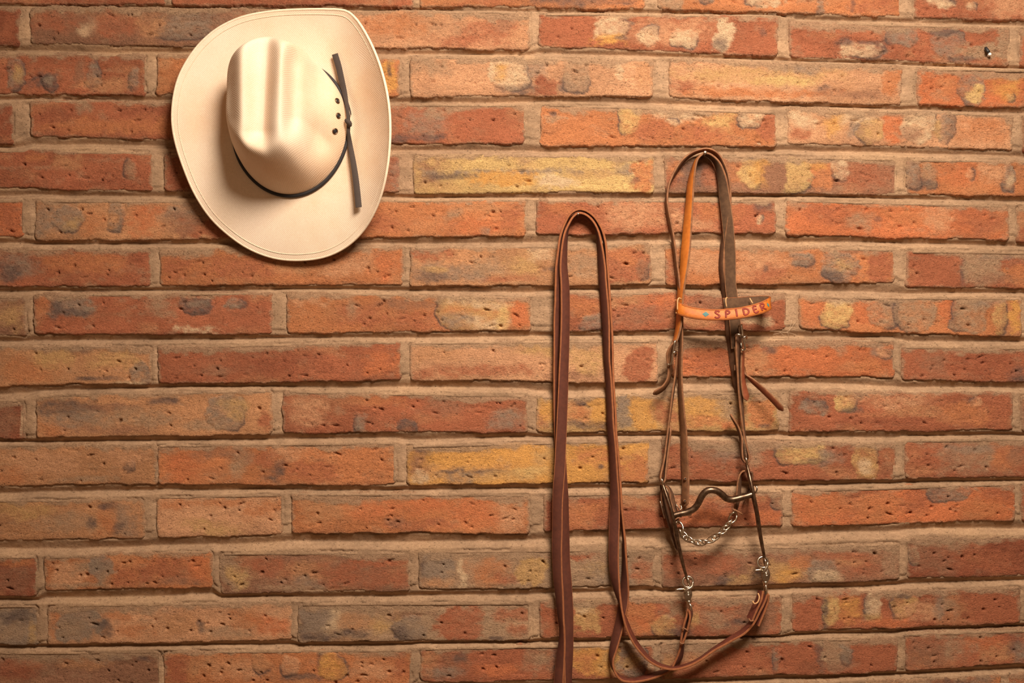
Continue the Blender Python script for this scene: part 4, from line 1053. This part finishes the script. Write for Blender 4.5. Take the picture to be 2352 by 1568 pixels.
tube('wire_buckle', [(1516, 1150, 18), (1520, 1165, 20), (1524, 1180, 20), (1527, 1190, 18)], 0.0010, M_STEEL, bridle)

# ------------------------------------------------------------------ straw hat
hat = empty('straw_hat', P(668, 298, 0.02))
tag(hat, 'cream woven straw cowboy hat with a thin black hatband', 'hat')
HC = np.array((668.0, 298.0))
BASE = (133.0, 153.0)
D0, DT = 24.0, 140.0        # mm from the wall: brim break, top of crown
def Pa(px, py, d):
    k = (D - d / 1000) / D
    return np.stack([(px - 1176) / PX * k, -d / 1000, ZC + (784 - py) / PX * k], -1)
NT = 220
th = np.linspace(0, 2 * math.pi, NT + 1)[:-1]
# crown
NQ = 90
qs = np.sin(np.linspace(0, math.pi / 2, NQ)) ** 1.0
Qg, Tg = np.meshgrid(qs, th, indexing='ij')
n_e = 9.0 + 8.0 * sstep(-0.1, 0.9, np.sin(Tg))
bq = (1 - Qg ** n_e) ** (1 / 1.5)
c_top = np.array((606.0, 203.0))
def crown_pt(Qg, Tg, bq):
    cx = HC[0] + (c_top[0] - HC[0]) * bq
    cy = HC[1] + (c_top[1] - HC[1]) * bq
    u = Qg * np.cos(Tg); v = Qg * np.sin(Tg)
    # the crown is a little narrower at the front (below) and pinched near the top
    wu = BASE[0] * (1 - 0.05 * np.clip(v, -1, 1)) * (1 - 0.04 * bq)
    px = cx + u * wu
    py = cy + v * BASE[1] * (1 + 0.04 * bq)
    d = D0 + (DT - D0) * bq
    hgt = sstep(0.05, 0.7, bq)
    back_drop = -4 * sstep(-0.2, -1.0, v) * bq
    front_drop = -5 * sstep(0.45, 1.0, v) * bq
    uc = 0.0 - 0.06 * v
    crease = 28 * np.exp(-(np.abs(u - uc) / np.where(u > uc, 0.17, 0.36)) ** 2.2) * (1 - sstep(0.60, 0.97, v)) * (0.75 + 0.25 * sstep(-1, -.5, v))
    dent_r = 38 * np.exp(-(np.abs(u - 0.70) / 0.30) ** 4.0) * (1 - sstep(0.40, 0.95, v)) * sstep(-1.15, -0.30, v)
    dent_l = 44 * np.exp(-(np.abs(u + 0.86) / 0.36) ** 4.0) * (1 - sstep(0.40, 0.95, v)) * sstep(-1.15, -0.30, v)
    d = d + (back_drop + front_drop - crease - dent_r - dent_l) * hgt
    # dents also press the wall inwards
    inw = 16 * hgt * np.exp(-((bq - .75) / .45) ** 2)
    px = px - inw * np.exp(-((v + .05) / .55) ** 2) * sstep(.5, .9, u) + inw * np.exp(-((v + .05) / .55) ** 2) * sstep(.5, .9, -u)
    return px, py, np.maximum(d, D0)
cpx, cpy, cd = crown_pt(Qg, Tg, bq)
crown_pts = Pa(cpx, cpy, cd)
def ring_faces(nr, nt, flip=False):
    ids = np.arange(nr * nt).reshape(nr, nt)
    a, b = ids[:-1], ids[1:]
    f = np.stack([a, np.roll(a, -1, 1), np.roll(b, -1, 1), b], -1).reshape(-1, 4)
    return f[:, ::-1] if flip else f
V = crown_pts.reshape(-1, 3)
crown = world_obj('crown', V, ring_faces(NQ, NT), parent=hat, mats=(M_STRAW,))
sol = crown.modifiers.new('thickness', 'SOLIDIFY'); sol.thickness = 0.002; sol.offset = -1
# brim: rolled up at both sides
OUT = [(620, 27, 34), (700, 22, 38), (770, 22, 44), (798, 27, 48), (818, 44, 54), (845, 86, 62), (869, 140, 70), (885, 195, 76), (894, 250, 80), (896, 310, 80), (891, 375, 76), (879, 435, 66), (862, 482, 52), (835, 528, 36), (798, 564, 24), (750, 588, 16), (690, 597, 12), (630, 592, 11), (573, 571, 13), (523, 537, 16), (482, 497, 20), (447, 443, 25), (421, 382, 30), (403, 325, 34), (396, 280, 36), (398, 232, 38), (409, 183, 38), (430, 140, 36), (460, 100, 34), (500, 66, 33), (552, 41, 33)]
oc = np.array(OUT + OUT[:3], float); oc = np.vstack([oc[-5:-3] * 0 + np.array(OUT[-2:], float), oc])
os_ = catmull(oc, 4.0)
ang = np.arctan2(os_[:, 1] - HC[1], os_[:, 0] - HC[0])
order = np.argsort(ang)
A = ang[order]; O = os_[order]
def outline(t):
    t = (t + math.pi) % (2 * math.pi) - math.pi
    return [np.interp(t, A, O[:, k], period=2 * math.pi) for k in range(3)]
ox, oy, od = outline(th)
bx, by, bd = crown_pt(np.ones(NT), th, np.zeros(NT))
NR = 46
rs = np.linspace(0, 1, NR)
RR = rs[:, None]
bpx = bx[None] + (ox - bx)[None] * RR
bpy_ = by[None] + (oy - by)[None] * RR
roll = RR ** 1.9
side = np.abs(np.cos(th))[None] ** 2
dd = D0 + (od - D0)[None] * roll
# the break next to the crown dips a touch; slight flat at the rolled rim; soft hand dents
dd = dd - 1.5 * np.exp(-((RR - .12) / .12) ** 2) * side
dd = dd + 1.2 * fbm(bpx / 130, bpy_ / 130, 700, 3) * RR
brim_pts = Pa(bpx, bpy_, dd)
brim = world_obj('brim', brim_pts.reshape(-1, 3), ring_faces(NR, NT), parent=hat, mats=(M_STRAW,))
sol = brim.modifiers.new('thickness', 'SOLIDIFY'); sol.thickness = 0.0028; sol.offset = 0
# bound edge and stitch line
V, F = tube_geo(Pa(bpx[-1], bpy_[-1], dd[-1]), 0.0021, 8, True)
world_obj('brim_edge', V, F, parent=hat, mats=(M_STRAW_EDGE,))
k1 = NR - 5
V, F = tube_geo(Pa(bpx[k1], bpy_[k1], dd[k1] + 1.6), 0.0006, 6, True)
world_obj('stitch_line', V, F, parent=hat, mats=(M_STRAW_EDGE,))
# hatband cord round the foot of the crown
hpx, hpy, hd = crown_pt(np.full(NT, 1.012), th, np.full(NT, 0.035))
V, F = tube_geo(Pa(hpx, hpy, hd), 0.0009 + 0.0021 * sstep(-0.98, -0.45, np.cos(th) * 0.86 + np.sin(th) * 0.5), 10, True)
world_obj('hatband', V, F, parent=hat, mats=(M_CORD,))
# where is the hat's surface at a photo pixel
surf = np.concatenate([np.stack([cpx.ravel(), cpy.ravel(), cd.ravel()], -1), np.stack([bpx.ravel(), bpy_.ravel(), dd.ravel()], -1)])
def hat_depth(px, py, r=7):
    q = np.hypot(surf[:, 0] - px, surf[:, 1] - py)
    m = q < r
    return float(surf[m, 2].max()) if m.any() else float(surf[np.argmin(q), 2])
# eyelets in the side of the crown
cn_pts = crown_pts
for (ex, ey) in ((775, 230), (776, 266), (771, 301)):
    q = np.hypot(cpx - ex, cpy - ey); i, j = np.unravel_index(np.argmin(q + 0.02 * (DT - cd)), q.shape)
    pA = cn_pts[i, (j + 1) % NT] - cn_pts[i, (j - 1) % NT]; pB = cn_pts[min(i + 1, NQ - 1), j] - cn_pts[max(i - 1, 0), j]
    nrm = np.cross(pA, pB); nrm /= np.linalg.norm(nrm)
    if nrm[1] > 0: nrm = -nrm
    c = cn_pts[i, j]
    e = empty('eyelet', c, hat)
    V, F = disc_stack(c, nrm, [(-0.002, 0.0046), (0.0006, 0.0046), (0.0014, 0.0040), (0.0010, 0.0030), (-0.001, 0.0026)], 18)
    world_obj('metal_rim', V, F, parent=e, mats=(M_IRON,))
    V, F = disc_stack(c, nrm, [(-0.002, 0.0027), (0.0009, 0.0027), (0.001, 0.0024)], 16)
    world_obj('air_hole_dark', V, F, parent=e, mats=(M_BLACK,))  # capped black disc stands in for the darkness within the eyelet
# ribbon bow tails
RB = (M_RIBBON, M_RIBBON, M_RIBBON)
def tail(pts, width, lifts):
    return [(x, y, hat_depth(x, y) + l, 90, wd) for (x, y, wd), l in zip(pts, lifts)]
strap('ribbon_tail', tail([(769, 124, 1.05), (777, 150, 1.05), (785, 185, 1.0), (792, 215, 0.85), (797, 245, 0.6), (799, 268, 0.45), (800, 281, 0.5)], 0, [5, 7, 8, 8, 6, 5, 5]), 0.0088, 0.0012, RB, hat)
strap('ribbon_tail', tail([(800, 283, 0.5), (800, 300, 0.55), (804, 330, 0.75), (811, 370, 0.9), (817, 410, 0.98), (821, 445, 1.0), (824, 476, 1.0)], 0, [5, 6, 8, 9, 9, 9, 10]), 0.0092, 0.0012, RB, hat)
strap('ribbon_loop', tail([(799, 236, .35), (803, 250, .4), (806, 262, .25), (806, 265, .1)], 0, [6, 6, 5, 4]), 0.0060, 0.001, RB, hat)
kd = hat_depth(799, 282) + 7
tube('knot', [(795, 276, kd - 1), (798, 279, kd + 2), (802, 282, kd + 2), (803, 287, kd), (799, 289, kd - 1)], [0.0028, 0.0038, 0.0040, 0.0036, 0.0026], M_RIBBON, hat)

# ------------------------------------------------------------------ small things left in the wall
pl = empty('wall_plug', P(2269, 120, 0.004))
tag(pl, 'black wall plug with a small white tip in the upper corner brick', 'wall plug')
tube('sleeve', [(2264, 110, 2), (2267, 115, 5), (2271, 120, 7)], [0.0024, 0.0027, 0.0026], M_BLACK, pl)
V, F = disc_stack(np.array(P(2271, 127, 0.001)), (0.0, -1, 0.1), [(-0.004, 0.0014), (0, 0.0022), (0.003, 0.0026), (0.0052, 0.0022), (0.0062, 0.0010)], 14)
world_obj('tip', V, F, parent=pl, mats=(M_WHITE,))

web = empty('cobweb', P(1812, 762, 0.002))
tag(web, 'dusty strands of cobweb in the joint right of the browband', 'cobweb')
for pts in ([(1768, 760, 1), (1790, 761, 4), (1808, 762, 5), (1818, 752, 4), (1828, 738, 1)], [(1775, 768, 0), (1795, 764, 4), (1812, 764, 5), (1832, 770, 1)], [(1808, 762, 5), (1811, 770, 4), (1812, 778, 0)], [(1790, 761, 4), (1800, 770, 2), (1806, 776, 0)], [(1812, 762, 5), (1816, 745, 3), (1819, 734, 0)]):
    tube('strand', pts, 0.00022, M_WEB, web, sides=6)
